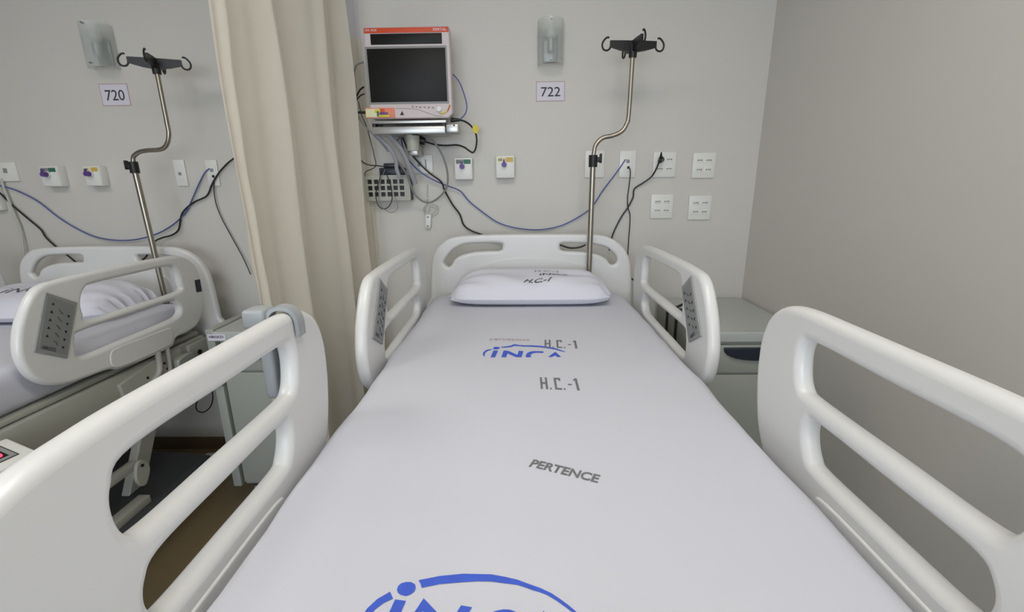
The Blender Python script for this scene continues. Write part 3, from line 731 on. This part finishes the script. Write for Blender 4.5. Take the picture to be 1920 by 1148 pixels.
gas_outlet([(-2.385,1.6063),(-2.2933,1.508)], M_green, 'square gas outlet with green strip and purple cap, in the left bay', 'O2')
gas_outlet([(-2.1648,1.606),(-2.0818,1.508)], M_gold, 'square gas outlet with yellow strip and purple cap, in the left bay', 'AR')

def room_card(a, b, word, label):
    t = thing('room_number_card', label, 'sign', ((a[0]+b[0])/2, W, b[1]))
    bo = box('card', a[0], b[0], W-.002, W, b[1], a[1], M_pink, t, bev=0)
    box('card_face', a[0]+.004, b[0]-.004, W-.0026, W-.0018, b[1]+.004, a[1]-.004, M_paper, bo, bev=0)
    w = b[0]-a[0]; h = a[1]-b[1]
    text_mesh('number', word, (a[0]+w*.17, W-.0031, b[1]+h*.24), (a[0]+w*.84, W-.0031, b[1]+h*.24), (a[0]+w*.17, W-.0031, b[1]+h*.72), M_ink, bo, weight=.006)
room_card(*[(0.0851,1.9642),(0.2237,1.8752)], '722', 'white card reading 722 below the wall lamp')
room_card(*[(lambda c: (c[0]-.070, c[1]+.050))((-1.958,1.9351)), (lambda c: (c[0]+.070, c[1]-.050))((-1.958,1.9351))], '720', 'white card reading 720 above the left bed')

def sconce(cx, zt, zb, label):
    t = thing('wall_lamp', label, 'wall lamp', (cx, W, (zt+zb)/2), 'frosted glass wall lamps')
    zm = (zt+zb)/2-.02
    box('backplate', cx-.035, cx+.035, W-.014, W, zm-.055, zm+.055, M_lampb, t, bev=.004)
    cyl('lamp_holder', (cx, W-.045, zb+.055), (cx, W-.045, zb+.105), .018, M_lampb, t)
    cyl('holder_arm', (cx, W-.012, zm), (cx, W-.045, zb+.075), .007, M_lampb, t)
    bm = bmesh.new(); bmesh.ops.create_uvsphere(bm, u_segments=20, v_segments=12, radius=.028, matrix=Matrix.Translation((cx, W-.045, zb+.135)))
    from_bm('bulb', bm, M_bulb, t)
    # bent glass shade, open at top and bottom, clipped to the wall by its two edges
    bm = bmesh.new(); n = 28; g = {}
    for i in range(n+1):
        a = PI*i/n
        x = cx-.060*math.cos(a); y = W-.004-.092*math.sin(a)**.8
        for j in range(9): g[i, j] = bm.verts.new((x, y, zb+(zt-zb)*j/8))
    for i in range(n):
        for j in range(8): bm.faces.new((g[i, j], g[i+1, j], g[i+1, j+1], g[i, j+1]))
    bmesh.ops.solidify(bm, geom=bm.faces[:], thickness=.005)
    from_bm('glass_shade', bm, M_glass, t)
    cyl('clip_screw', (cx, W-.104, zb+.012), (cx, W-.085, zb+.012), .004, M_lampb, t, seg=12)
    cyl('clip_screw', (cx, W-.104, zt-.012), (cx, W-.085, zt-.012), .004, M_lampb, t, seg=12)
    return t
c = [(0.1514,2.2142),(0.1533,2.0257)]
l0 = sconce(c[0][0], c[0][1], c[1][1], 'frosted glass wall lamp above the 722 card')
c2 = [(-1.9282,2.2312),(-1.9396,2.0351)]
k = copy_tree(l0, (c2[1][0]-.02-c[0][0], 0, c2[0][1]-c[0][1])); k['label'] = 'frosted glass wall lamp above the 720 card'

# ------------------------------------------------------------------ patient monitor on its wall shelf
MY = 2.20
t = thing('patient_monitor', 'pinkish white patient monitor with dark screen and red top stripe', 'monitor', (-.47, MY+.05, 1.79))
a, b = (-0.6621,2.1492), (-0.2929,1.7827)
case = slab('case', [(a[0]+.006, a[1]), (b[0]-.006, a[1]+.001), (b[0], a[1]-.006), (b[0], b[1]+.02), (b[0]-.02, b[1]), (a[0]+.01, b[1]), (a[0], b[1]+.01), (a[0], a[1]-.006)], [],
     .032, .007, Matrix(((1, 0, 0, 0), (0, 0, 1, MY+.032), (0, 1, 0, 0), (0, 0, 0, 1))), M_mon, t, n=1, seg=4)
box('rear_housing', a[0]+.04, b[0]-.04, MY+.062, MY+.13, b[1]+.03, a[1]-.04, M_mon, t, bev=.015)
def mpl(name, p, q, y, m, par, bev=.001, th=.002): return box(name, p[0], q[0], MY-y-th, MY-y, q[1], p[1], m, par, bev=bev)
pq = lambda L: L
bz = mpl('screen_bezel', *[(-0.6602,2.0734),(-0.3067,1.8425)], 0, M_panel, case, th=.001)
mpl('screen', *[(-0.6529,2.065),(-0.3134,1.8513)], .0008, M_screen, t)
mpl('alarm_window', *[(-0.6326,2.1223),(-0.3253,2.0805)], 0, M_screen, t)
st = mpl('top_stripe', *[(-0.658,2.1451),(-0.2956,2.125)], 0, M_red, t)
p = [(-0.3615,2.1312),(-0.3045,2.1303),(-0.361,2.1403),(-0.6523,2.1328),(-0.6041,2.132),(-0.6515,2.1409)]
y3 = MY-.0026
text_mesh('stripe_lettering', 'DIXTAL', (p[0][0], y3, p[0][1]), (p[1][0], y3, p[1][1]), (p[2][0], y3, p[2][1]), M_paper, st, weight=.02)
text_mesh('stripe_lettering', 'DX 2020', (p[3][0], y3, p[3][1]), (p[4][0], y3, p[4][1]), (p[5][0], y3, p[5][1]), M_paper, st, weight=.01)
pm = mpl('module_panel', *[(-0.6812,1.828),(-0.5508,1.7863)], 0, M_orange, t, th=.004)
mpl('module_label', *[(-0.6791,1.8247),(-0.6201,1.7895)], .004, M_cream, pm, th=.001)
for i, (m, pp) in enumerate(((M_yellow, [(-0.6388,1.8208),(-0.6137,1.8072)]), (M_green, [(-0.6299,1.814),(-0.6199,1.7917)]), (M_red, [(-0.6124,1.8226),(-0.5945,1.8091)]),
                 (M_purple, [(-0.6159,1.8094),(-0.5809,1.8001)]), (M_yellow, [(-0.6217,1.7984),(-0.5746,1.7889)]))):
    mpl('module_port', *pp, .005, m, pm, th=.001+.0004*i, bev=.0003)
p = [(-0.5285,1.7971),(-0.5094,1.7968),(-0.5176,1.8147)]
poly('warning_triangle', [(x, MY-.0012, z) for x, z in p], M_ink, case)
# swoosh line, small keys and round knob
tube('swoosh_line', [(x, MY, z) for x, z in [(-0.5454,1.825),(-0.4789,1.8229),(-0.4435,1.818),(-0.3968,1.8019),(-0.3663,1.7926),(-0.3378,1.79)]], .0012, M_panel, case, seg=6)
for cx_ in (774, 781, 788, 796, 804, 812):
    pass
for x, z in [(-0.4688,1.8316),(-0.4522,1.8303),(-0.4356,1.8289),(-0.4166,1.8287),(-0.3977,1.8273),(-0.3788,1.8259)]:
    box('key', x-.004, x+.004, MY-.003, MY, z-.003, z+.003, M_panel, case, bev=.0008)
kx, kz = [(-0.3506,1.8189)][0]
cyl('rotary_knob', (kx, MY, kz), (kx, MY-.014, kz), .010, M_plast2, t)
tube('corner_accent', [(x, MY-.001, z) for x, z in [(-0.3516,1.8013),(-0.3325,1.801),(-0.3178,1.8097),(-0.31,1.8228),(-0.3047,1.8359)]], .0026, M_yellow, case, seg=8)
tube('corner_accent', [(x, MY-.0025, z) for x, z in [(-0.3154,1.8096),(-0.309,1.8206),(-0.3035,1.8359)]], .0022, M_red, case, seg=8)

t = thing('monitor_shelf', 'aluminium wall shelf and arm carrying the patient monitor', 'monitor mount', (-.44, W, 1.70))
a, b = [(-0.6566,1.7486),(-0.328,1.7173)]
box('shelf_tray', a[0], b[0], 2.19, 2.33, b[1], a[1], M_alu, t, bev=.004)
c_, d_ = [(-0.6618,1.771),(-0.3237,1.7553)]
box('slide_plate', c_[0], d_[0], 2.20, 2.33, a[1]+.014, a[1]+.026, M_alu, t, bev=.002)
for s in (c_[0]+.005, d_[0]-.02): box('slide_foot', s, s+.014, 2.20, 2.32, a[1]-.001, a[1]+.015, M_black, t, bev=.001)
e, f = [(-0.3255,1.7664),(-0.2703,1.721)]
box('tray_end_cap', e[0], f[0], 2.20, 2.30, f[1], e[1]-.01, M_alu, t, bev=.004)
for s in (0, 1): cyl('screw', (f[0]-.018, 2.1975, f[1]+.03+s*0), (f[0]-.018, 2.201, f[1]+.03), .004, M_black, t, seg=10) if s == 0 else None
g, h = [(-0.5171,1.721),(-0.465,1.648)]
cyl('swivel_neck', ((g[0]+h[0])/2, 2.26, g[1]+.01), ((g[0]+h[0])/2, 2.26, h[1]), .032, M_frame, t, r1=.028)
box('wall_arm', (g[0]+h[0])/2-.02, (g[0]+h[0])/2+.02, 2.26, W, h[1]-.02, h[1]+.03, M_alu, t, bev=.006)
a, b = [(-0.4845,1.7312),(-0.4537,1.7146)]
box('tray_catch', a[0], b[0], 2.20, 2.26, b[1], a[1], M_black, t, bev=.002)
a, b = [(-0.5104,1.6678),(-0.4789,1.6303)]
t = box('power_adapter', a[0], b[0], 2.355, W, b[1], a[1], M_black, bev=.003); tag(t, 'small black block on the wall under the monitor shelf', 'adapter')

# grey accessory rack with square holes
a, b = [(-0.7555,1.5429),(-0.5363,1.4209)]
t = thing('accessory_rack', 'grey wall rack with rows of square holes left of the gas outlets', 'rack', ((a[0]+b[0])/2, W, b[1]))
w = b[0]-a[0]; h = a[1]-b[1]
bm = bmesh.new()
cols, rows_ = 6, 3; fx = [0]; fz = [0]
mx, mz = w*.035, h*.13; cw = (w*.86)/cols; ch = (h-2*mz)/rows_
xs = [a[0]]+[v for i in range(cols) for v in (a[0]+mx+cw*i+cw*.15, a[0]+mx+cw*i+cw*.85)]+[b[0]]
zs = [b[1]]+[v for i in range(rows_) for v in (b[1]+mz+ch*i+ch*.15, b[1]+mz+ch*i+ch*.85)]+[a[1]]
for i in range(len(xs)-1):
    for j in range(len(zs)-1):
        if i % 2 == 1 and j % 2 == 1: continue
        bm_box(bm, xs[i], xs[i+1], 2.33, 2.345, zs[j], zs[j+1])
bmesh.ops.remove_doubles(bm, verts=bm.verts[:], dist=1e-5)
from_bm('grid_face', bm, M_frame, t, smooth=False)
box('rack_body', a[0]+.001, b[0]-.001, 2.346, W, b[1]+.001, a[1]-.001, M_black, t, bev=0)
for (z0, z1) in ((a[1]-.003, a[1]), (b[1], b[1]+.003)): box('rack_rim', a[0], b[0], 2.345, W, z0, z1, M_frame, t, bev=0)
a, b = [(-0.6839,1.5872),(-0.5642,1.5432)]
t = thing('connector_block', 'dark connector block with leads on top of the grey rack', 'connector block', ((a[0]+b[0])/2, 2.36, b[1]))
box('block', a[0], b[0], 2.34, W, b[1], a[1]-.01, M_navy, t, bev=.004); box('block_step', a[0]+.02, b[0]-.025, 2.35, W, a[1]-.01, a[1]+.012, M_navy, t, bev=.004)

# call-button handset hanging on its coiled cord
t = thing('call_button', 'small white call button hanging on its cord below the monitor', 'call button', (-.40, W, 1.3))
o = [(-0.4657,2.385,1.3142)][0]
Mh = Matrix.Translation(o) @ Matrix.Rotation(.10, 4, 'Y')
box('handset', -.015, .015, -.010, .010, -.036, .036, M_plast2, t, bev=.006, seg=3, M=Mh)
for z in (.022, -.024): box('push_button', -.005, .005, -.013, -.009, z-.004, z+.004, M_panel, t, bev=.001, M=Mh)
tube('cord', [(-0.4605,2.387,1.4989),(-0.4648,2.387,1.4285),(-0.4721,2.387,1.3969),(-0.487,2.387,1.3758),(-0.4751,2.387,1.3464),(-0.4398,2.387,1.3433),(-0.4143,2.387,1.359),(-0.4208,2.387,1.391),(-0.4531,2.387,1.3967),(-0.4785,2.387,1.3811),(-0.4722,2.387,1.349),(-0.4392,2.387,1.354),(-0.4271,2.387,1.3752),(-0.4537,2.387,1.3861),(-0.4637,2.387,1.3543)], .0018, M_cwhite, t, seg=8)
cyl('wall_hook', (-0.4673,2.4,1.4281), (-0.4614,2.37,1.429), .004, M_plast2, t, seg=10)

# ------------------------------------------------------------------ cables on the wall
def cable(label, pts, r, m, name='cable', seg=8):
    o = tube(name, pts, r, m, seg=seg); return tag(o, label, 'cable')
cable('long blue network cable sagging from the monitor to the 722 data outlet',
      [(-0.5689,2.36,1.7225),(-0.5646,2.36,1.6759),(-0.5426,2.36,1.6187),(-0.4937,2.36,1.5629),(-0.4362,2.365,1.5242),(-0.3748,2.37,1.4953),(-0.2975,2.38,1.4633),(-0.2516,2.385,1.4103),(-0.1858,2.387,1.3565),(-0.1053,2.387,1.302),(-0.01,2.387,1.274),(0.0993,2.387,1.2647),(0.2084,2.387,1.2825),(0.3025,2.387,1.3271),(0.3686,2.387,1.3769),(0.4193,2.387,1.4548),(0.482,2.387,1.5388),(0.5268,2.39,1.604)], .0030, M_cblue)
cable('black cable dropping from the monitor shelf behind the headboard',
      [(-0.5568,2.34,1.7157),(-0.5348,2.34,1.6619),(-0.4882,2.345,1.5999),(-0.4372,2.35,1.5494),(-0.3858,2.36,1.5083),(-0.371,2.37,1.4644),(-0.338,2.38,1.3984),(-0.3029,2.385,1.3473),(-0.2858,2.385,1.296),(-0.2513,2.385,1.2659),(-0.1939,2.38,1.244),(-0.1199,2.37,1.2171),(0.0439,2.36,1.184),(0.1794,2.35,1.1948),(0.2116,2.345,1.1897),(0.2546,2.34,1.1764),(0.3031,2.34,1.1786),(0.3352,2.34,1.1918)], .0042, M_cblack)
t = thing('mains_lead', 'black monitor power cord with a yellow tag, right of the monitor', 'cable', (-.3, 2.3, 1.7))
tube('cord', [(-0.2706,2.27,1.7821),(-0.2473,2.28,1.7761),(-0.2227,2.3,1.7595),(-0.2054,2.32,1.733),(-0.1997,2.33,1.7004),(-0.2061,2.33,1.6618),(-0.2195,2.33,1.6425),(-0.2372,2.33,1.6501),(-0.2623,2.33,1.6674),(-0.2977,2.33,1.6776),(-0.3517,2.33,1.6759),(-0.401,2.32,1.6806),(-0.4473,2.3,1.694)], .0042, M_cblack, t, seg=8)
p = [(-0.3124,2.27,1.7827),(-0.2681,2.27,1.7821),(-0.4721,2.3,1.7015),(-0.4424,2.3,1.6916),(-0.2188,2.31,1.7558),(-0.1836,2.31,1.7554),(-0.1975,2.315,1.7277)]
cyl('plug', p[0], p[1], .011, M_black, t, r1=.006); cyl('plug', p[2], p[3], .020, M_black, t, r1=.016)
o = slab('cord_tag', [(-0.2153,1.757),(-0.1925,1.7661),(-0.1832,1.7425),(-0.1963,1.7239),(-0.2161,1.7312)], [], .002, .001, Matrix(((1, 0, 0, 0), (0, 0, 1, 2.30), (0, 1, 0, 0), (0, 0, 0, 1))), M_yellow, t, n=1, seg=1)
o['label'] = 'yellow tag'
cable('short blue cable curving down the right side of the monitor', [(-0.2939,2.27,1.9754),(-0.2698,2.28,1.9484),(-0.252,2.28,1.908),(-0.2371,2.28,1.8492),(-0.2434,2.28,1.8129),(-0.2661,2.275,1.7873)], .0028, M_cblue)
cable('thick grey loop of cable hanging under the monitor shelf',
      [(-0.5921,2.33,1.6911),(-0.5593,2.32,1.7187),(-0.5082,2.3,1.728),(-0.4513,2.29,1.7192),(-0.4025,2.29,1.6926),(-0.3667,2.3,1.6378),(-0.3464,2.31,1.5648),(-0.3485,2.32,1.4977),(-0.3732,2.33,1.4549),(-0.419,2.34,1.4192),(-0.4568,2.34,1.4093),(-0.491,2.33,1.4255),(-0.5181,2.32,1.4618),(-0.5306,2.31,1.5125),(-0.5528,2.3,1.5671),(-0.5897,2.29,1.6208)], .0046, M_cgrey)
cable('upper grey ribbed hose bending down from the monitor shelf', [(-0.6504,2.25,1.7505),(-0.6313,2.25,1.7434),(-0.6012,2.25,1.7198),(-0.5763,2.26,1.6924),(-0.5515,2.27,1.6575),(-0.5279,2.28,1.5978),(-0.5114,2.29,1.5369),(-0.5007,2.3,1.4996)], .0115, M_hose)
cable('lower grey ribbed hose running past the dark connector block', [(-0.6575,2.24,1.7473),(-0.6569,2.24,1.7266),(-0.6282,2.25,1.6923),(-0.5969,2.26,1.6527),(-0.5803,2.27,1.6101),(-0.5786,2.27,1.5666),(-0.5689,2.28,1.5252)], .0095, M_hose)
cable('grey cable hanging from the left side of the monitor', [(-0.6913,2.26,2.0271),(-0.7243,2.27,2.019),(-0.7431,2.28,1.9864),(-0.7431,2.28,1.9376),(-0.7437,2.27,1.873),(-0.741,2.26,1.8171),(-0.7152,2.25,1.7698),(-0.6772,2.25,1.7278),(-0.6391,2.26,1.6862),(-0.6127,2.27,1.6464)], .0040, M_cgrey)
cable('upper black lead looping from the monitor behind the curtain', [(-0.6985,2.26,1.9265),(-0.7226,2.27,1.9131),(-0.7463,2.28,1.8814),(-0.7663,2.3,1.8506),(-0.7903,2.32,1.8072)], .0042, M_cblack)
cable('lower black lead looping from the monitor behind the curtain', [(-0.6989,2.26,1.8976),(-0.7224,2.27,1.8907),(-0.745,2.28,1.8701),(-0.7652,2.3,1.8367),(-0.7991,2.32,1.7955)], .0032, M_cblack)
cable('short black connector plugged into the left of the monitor', [(-0.6866,2.22,1.8131),(-0.7011,2.22,1.8133),(-0.7236,2.23,1.815)], .0060, M_cblack)
cable('thin black wire crossing behind the curtain to the grey rack', [(-0.8176,2.33,1.6527),(-0.7805,2.33,1.635),(-0.7621,2.33,1.6102),(-0.7326,2.33,1.5925),(-0.6862,2.33,1.5869),(-0.6293,2.33,1.5813),(-0.5723,2.33,1.5781)], .0026, M_cblack)
cable('thin black wire dropping beside the monitor to the rack', [(-0.7416,2.3,1.8732),(-0.7354,2.31,1.8168),(-0.7189,2.32,1.759),(-0.7097,2.33,1.6999),(-0.7012,2.335,1.6392),(-0.6983,2.335,1.5848),(-0.746,2.33,1.5603),(-0.7515,2.325,1.5403)], .0020, M_cblack)
cable('thin black looped wire hanging in front of the grey rack', [(-0.6676,2.325,1.5741),(-0.678,2.32,1.5268),(-0.6981,2.32,1.4766),(-0.7046,2.32,1.4334),(-0.6945,2.32,1.3973),(-0.6694,2.32,1.3815),(-0.6416,2.32,1.3967),(-0.6255,2.32,1.4325),(-0.6263,2.32,1.4884),(-0.6405,2.32,1.5388),(-0.655,2.325,1.569)], .0022, M_cblack)
cable('outer thin wire loop hanging below the grey rack', [(-0.647,2.315,1.5687),(-0.6773,2.31,1.5017),(-0.6884,2.31,1.4336),(-0.6762,2.31,1.3924),(-0.6464,2.31,1.3689),(-0.6202,2.31,1.366),(-0.6001,2.31,1.3864),(-0.6003,2.31,1.4172),(-0.615,2.315,1.4478)], .0017, M_cgrey)
cable('thin dark wire hanging from the 722 data outlet', [(0.5494,2.387,1.5608),(0.5516,2.38,1.5378),(0.5503,2.385,1.4868),(0.5455,2.385,1.4274),(0.5481,2.385,1.3776),(0.561,2.385,1.3377),(0.5636,2.385,1.2896),(0.5618,2.385,1.222),(0.5602,2.38,1.1264)], .0026, M_cblack)
t = thing('mains_lead', 'black power cord plugged into the upper left four-way socket', 'cable', (.7, W, 1.6))
tube('cord', [(0.6794,2.345,1.5902),(0.6708,2.36,1.5536),(0.6539,2.375,1.5188),(0.6188,2.385,1.4911),(0.5861,2.387,1.4709),(0.5738,2.387,1.453),(0.5729,2.387,1.4218),(0.5514,2.387,1.3748),(0.524,2.387,1.3327),(0.4963,2.385,1.2796),(0.4725,2.375,1.2213),(0.4588,2.36,1.1579)], .0040, M_cblack, t, seg=8)
p = [(0.7016,2.388,1.6017),(0.6791,2.335,1.5898),(0.6955,2.375,1.6335),(0.6905,2.36,1.6055)]
cyl('plug', p[0], p[1], .015, M_black, t, r1=.009); cyl('plug_strap', p[2], p[3], .003, M_black, t, r1=.008)
cable('long blue network cable sagging across the left bay', [(-2.7142,2.385,1.5441),(-2.6397,2.385,1.517),(-2.564,2.385,1.4925),(-2.4686,2.385,1.4383),(-2.3803,2.385,1.3539),(-2.2854,2.385,1.2873),(-2.1966,2.385,1.2477),(-2.087,2.385,1.2327),(-1.9808,2.385,1.2399),(-1.8668,2.385,1.2719),(-1.7723,2.385,1.3229),(-1.7049,2.385,1.3815),(-1.6627,2.385,1.4424),(-1.6163,2.385,1.5127),(-1.5763,2.385,1.5666),(-1.5515,2.39,1.5869)], .0032, M_cblue)
cable('black cable sloping down the wall to the left headboard', [(-2.7117,2.385,1.5519),(-2.6509,2.385,1.4803),(-2.6075,2.385,1.4212),(-2.5482,2.385,1.3557),(-2.4923,2.385,1.295),(-2.4756,2.385,1.2533),(-2.4325,2.38,1.2061),(-2.3678,2.37,1.1564),(-2.3242,2.36,1.1238),(-2.2616,2.35,1.0882)], .0042, M_cblack)
cable('black cable running from behind the curtain to the left iv pole', [(-1.3982,2.36,1.6345),(-1.4492,2.375,1.6081),(-1.5034,2.38,1.563),(-1.5451,2.38,1.5119),(-1.5862,2.385,1.4547),(-1.652,2.385,1.4263),(-1.7023,2.385,1.3949),(-1.7374,2.385,1.3577),(-1.7655,2.385,1.2873),(-1.808,2.385,1.2575),(-1.8575,2.38,1.2448),(-1.8998,2.37,1.2215),(-1.9433,2.36,1.1538),(-1.9618,2.35,1.136)], .0042, M_cblack)
cable('thin dark wire hanging from the left data outlet to the curtain', [(-1.5336,2.387,1.5403),(-1.5426,2.385,1.4988),(-1.5477,2.385,1.4251),(-1.5317,2.385,1.3446),(-1.4996,2.385,1.2571),(-1.4516,2.38,1.1403),(-1.4183,2.37,1.0481)], .0026, M_cblack)
cable('white tube hanging down the wall at the left edge', [(-2.6238,2.385,1.5509),(-2.6177,2.38,1.4984),(-2.6099,2.38,1.4321),(-2.602,2.38,1.3648),(-2.594,2.38,1.2965),(-2.5985,2.37,1.1868),(-2.6092,2.36,1.1038)], .0050, M_cwhite)
cable('thin black loop of cord hanging beside the frame of the left bed', [(-1.7941,2.3,0.6977),(-1.7404,2.28,0.6805),(-1.6991,2.26,0.6457),(-1.6836,2.25,0.5712),(-1.6412,2.22,0.508),(-1.6216,2.2,0.4347),(-1.6443,2.2,0.373),(-1.6879,2.2,0.3389),(-1.7206,2.2,0.3484),(-1.7186,2.2,0.3889),(-1.6819,2.2,0.4319)], .0032, M_cblack)
a = (0.5445,2.19,1.0446)
cable('small black cable end beside the right edge of the headboard', [(a[0]-.02, 2.22, a[1]*0+a[2]+.004), (a[0]-.004, 2.19, a[2]), (a[0]+.006, 2.185, a[2]-.006)], .004, M_cblack)

# ------------------------------------------------------------------ bedside cabinets with folding table
def cabinet(x0, x1, y0, ztop, label, s, straps):
    y1 = W-.03; t = thing('bedside_cabinet', label, 'cabinet', ((x0+x1)/2, (y0+y1)/2, 0))
    ztop0 = ztop-.045
    top = slab('cabinet_top', [(x0, y0), (x0+.01, y0-.004), (x1-.02, y0-.004), (x1, y0+.02), (x1, y1), (x0, y1)], [], .022, .006, Matrix(((1, 0, 0, 0), (0, 1, 0, 0), (0, 0, 1, ztop-.022), (0, 0, 0, 1))), M_cabtop, t, n=1, seg=3)
    box('body', x0+.015, x1-.012, y0+.018, y1, .13, ztop0, M_cab, t, bev=.004)
    dr = box('drawer', x0+.02, x1-.016, y0+.002, y0+.019, ztop0-.135, ztop0-.012, M_cab, t, bev=.004)
    # dark recessed pull under the top
    xm0, xm1 = x0+.07, x1-.05; xc = (xm0+xm1)/2; hw_ = (xm1-xm0)/2
    pull = [(xc-hw_, 0), (xc+hw_, 0)]+[(xc+hw_*math.cos(a_), -.055*math.sin(a_)**.8) for a_ in [PI*k/14 for k in range(1, 14)]]
    slab('drawer_pull', [(a_, ztop0-.022+b_) for a_, b_ in pull], [], .009, .003, Matrix(((1, 0, 0, 0), (0, 0, 1, y0-.002), (0, 1, 0, 0), (0, 0, 0, 1))), M_navy, dr, n=1, seg=2)
    dd = box('door', x0+.02, x1-.016, y0+.002, y0+.019, .15, ztop0-.145, M_cab, t, bev=.004)
    cyl('door_knob', (x1-.05, y0+.002, .60), (x1-.05, y0-.018, .60), .011, M_navy, dd)
    box('skirting', x0+.03, x1-.03, y0+.04, y1-.02, .10, .13, M_cover, t, bev=.003)
    for xx in (x0+.05, x1-.05):
        for yy in (y0+.06, y1-.06):
            w = cyl('caster_wheel', (xx-.012, yy, .040), (xx+.012, yy, .040), .040, M_frame, t)
            box('caster_fork', xx-.018, xx+.018, yy-.015, yy+.015, .075, .10, M_frame, w, bev=.003)
    # folded side table on an upright profile
    xs_ = x0-.012
    up = box('table_upright', xs_-.030, xs_+.010, y0+.01, y0+.06, .12, ztop-.10, M_cab, t, bev=.005)
    box('upright_collar', xs_-.036, xs_+.014, y0-.002, y0+.066, .64, .74, M_cab, up, bev=.005)
    fl = box('folding_table', xs_-.034, xs_+.004, y0+.02, y1-.02, ztop-.14, ztop+.004, M_cab, t, bev=.006)
    if straps:
        for yy in straps:
            box('strap', xs_-.039, xs_+.009, yy-.015, yy+.015, ztop-.145, ztop+.009, M_black, fl, bev=.002)
    return t
cr = cabinet(.768, 1.165, 1.80, .90, 'grey bedside cabinet with dark drawer pull in the right corner of the room', 1, (2.1766,2.0463))
cl = cabinet(-1.325, -.955, 1.865, .895, 'grey bedside cabinet between the left bed and the curtain', -1, None)
p = [(-1.3427,1.858,0.8874),(-1.2665,1.858,0.8869),(-1.3405,1.858,0.8994),(-1.345,1.858,0.8754),(-1.2644,1.858,0.8724),(-1.3396,1.858,0.9042)]
lb = box('name_label', p[0][0], p[1][0], 1.859, 1.8605, .858, .886, M_paper, cl, bev=0)
text_mesh('label_lettering', 'HIROCO', (p[0][0]+.006, 1.8582, .869), (p[1][0]-.008, 1.8582, .869), (p[0][0]+.006, 1.8582, .881), M_ink, lb, weight=.03)
# black plugs lying on the cabinet tops
def plug_bundle(c, label, s=1.0):
    t = thing('cable_bundle', label, 'cable', c)
    c = Vector(c)
    cyl('plug', c+Vector((-.03, 0, .016)), c+Vector((.012, .01, .016)), .016, M_black, t, r1=.011)
    cyl('plug', c+Vector((.02, .02, .018)), c+Vector((.05, .05, .04)), .014, M_black, t, r1=.009)
    tube('cord', [c+Vector(v) for v in ((.0, .01, .02), (.03, .03, .035), (.05, .06, .055), (.045, .10, .03), (.01, .11, .008), (-.02, .07, .006))], .006, M_cblack, t)
plug_bundle((-1.215, 2.02, .897), 'black plug and cord lying on the left bedside cabinet')
plug_bundle(((lambda c: (c[0], 2.05, .902))((0.7489,2.05,0.9898))), 'black plug and cord lying on the right bedside cabinet')

# ------------------------------------------------------------------ pendant handset hooked over the left foot rail
t = thing('pendant_control', 'grey pendant handset hooked over the near left side rail', 'handset', (-.47, .80, 1.105))
bm = bmesh.new()
yc = .806; prof = [(-.458, 1.258), (-.459, 1.270), (-.450, 1.281), (-.435, 1.284), (-.421, 1.279), (-.413, 1.267), (-.411, 1.250), (-.412, 1.228)]
pp = catmull([(x, 0, z) for x, z in prof], False, 5); rings = []
for i, q_ in enumerate(pp):
    tdir = (pp[min(i+1, len(pp)-1)]-pp[max(i-1, 0)]).normalized(); nn = Vector((tdir.z, 0, -tdir.x))*.0035
    yy = yc+.012*i/len(pp)
    rings.append([bm.verts.new((q_.x+s*nn.x, yy+e*.013, q_.z+s*nn.z)) for s, e in ((1, -1), (1, 1), (-1, 1), (-1, -1))])
for i in range(len(rings)-1):
    for k in range(4): bm.faces.new((rings[i][k], rings[i][(k+1) % 4], rings[i+1][(k+1) % 4], rings[i+1][k]))
bm.faces.new(rings[0][::-1]); bm.faces.new(rings[-1])
from_bm('hook', bm, M_grey, t)
box('body', -.486, -.462, .796, .848, 1.105, 1.262, M_grey, t, bev=.009, seg=3)
box('head', -.500, -.460, .784, .832, 1.250, 1.284, M_grey, t, bev=.006, seg=3)
cyl('screw', (-.4605, .822, 1.122), (-.464, .822, 1.122), .0035, M_black, t, seg=12)

# ------------------------------------------------------------------ scale display hanging on the left bed frame
t = thing('bed_scale_display', 'light grey box with red glowing digits on the frame of the left bed', 'display', (-1.5, 1.05, .75))
Mx = Matrix.Translation((-1.492, 1.102, .768)) @ Matrix.Rotation(-.21, 4, 'Z') @ Matrix.Rotation(.26, 4, 'Y')
hs = box('housing', -.062, .066, -.10, .09, -.030, 0, M_plast2, t, bev=.005, seg=3, M=Mx)
box('lower_shell', -.048, .055, -.085, .075, -.055, -.029, M_frame, t, bev=.008, seg=3, M=Mx)
box('bracket', -1.567, -1.53, 1.06, 1.12, .735, .755, M_frame, t, bev=.002)
dp = box('display_frame', -.036, .034, -.040, .060, -.0005, .0012, M_print, t, bev=.0005, M=Mx)
box('display_window', -.032, .030, -.036, .056, .0008, .0018, M_panel, dp, bev=0, M=Mx)
box('digit_backing', -.018, .020, -.012, .044, .0015, .0022, M_screen, dp, bev=0, M=Mx)
bl = Mx @ Vector((.015, -.006, .003)); br = Mx @ Vector((.015, .038, .003)); tl = Mx @ Vector((-.013, -.006, .003))
text_mesh('digits', '0.0', bl, br, tl, M_led, dp, weight=.04)
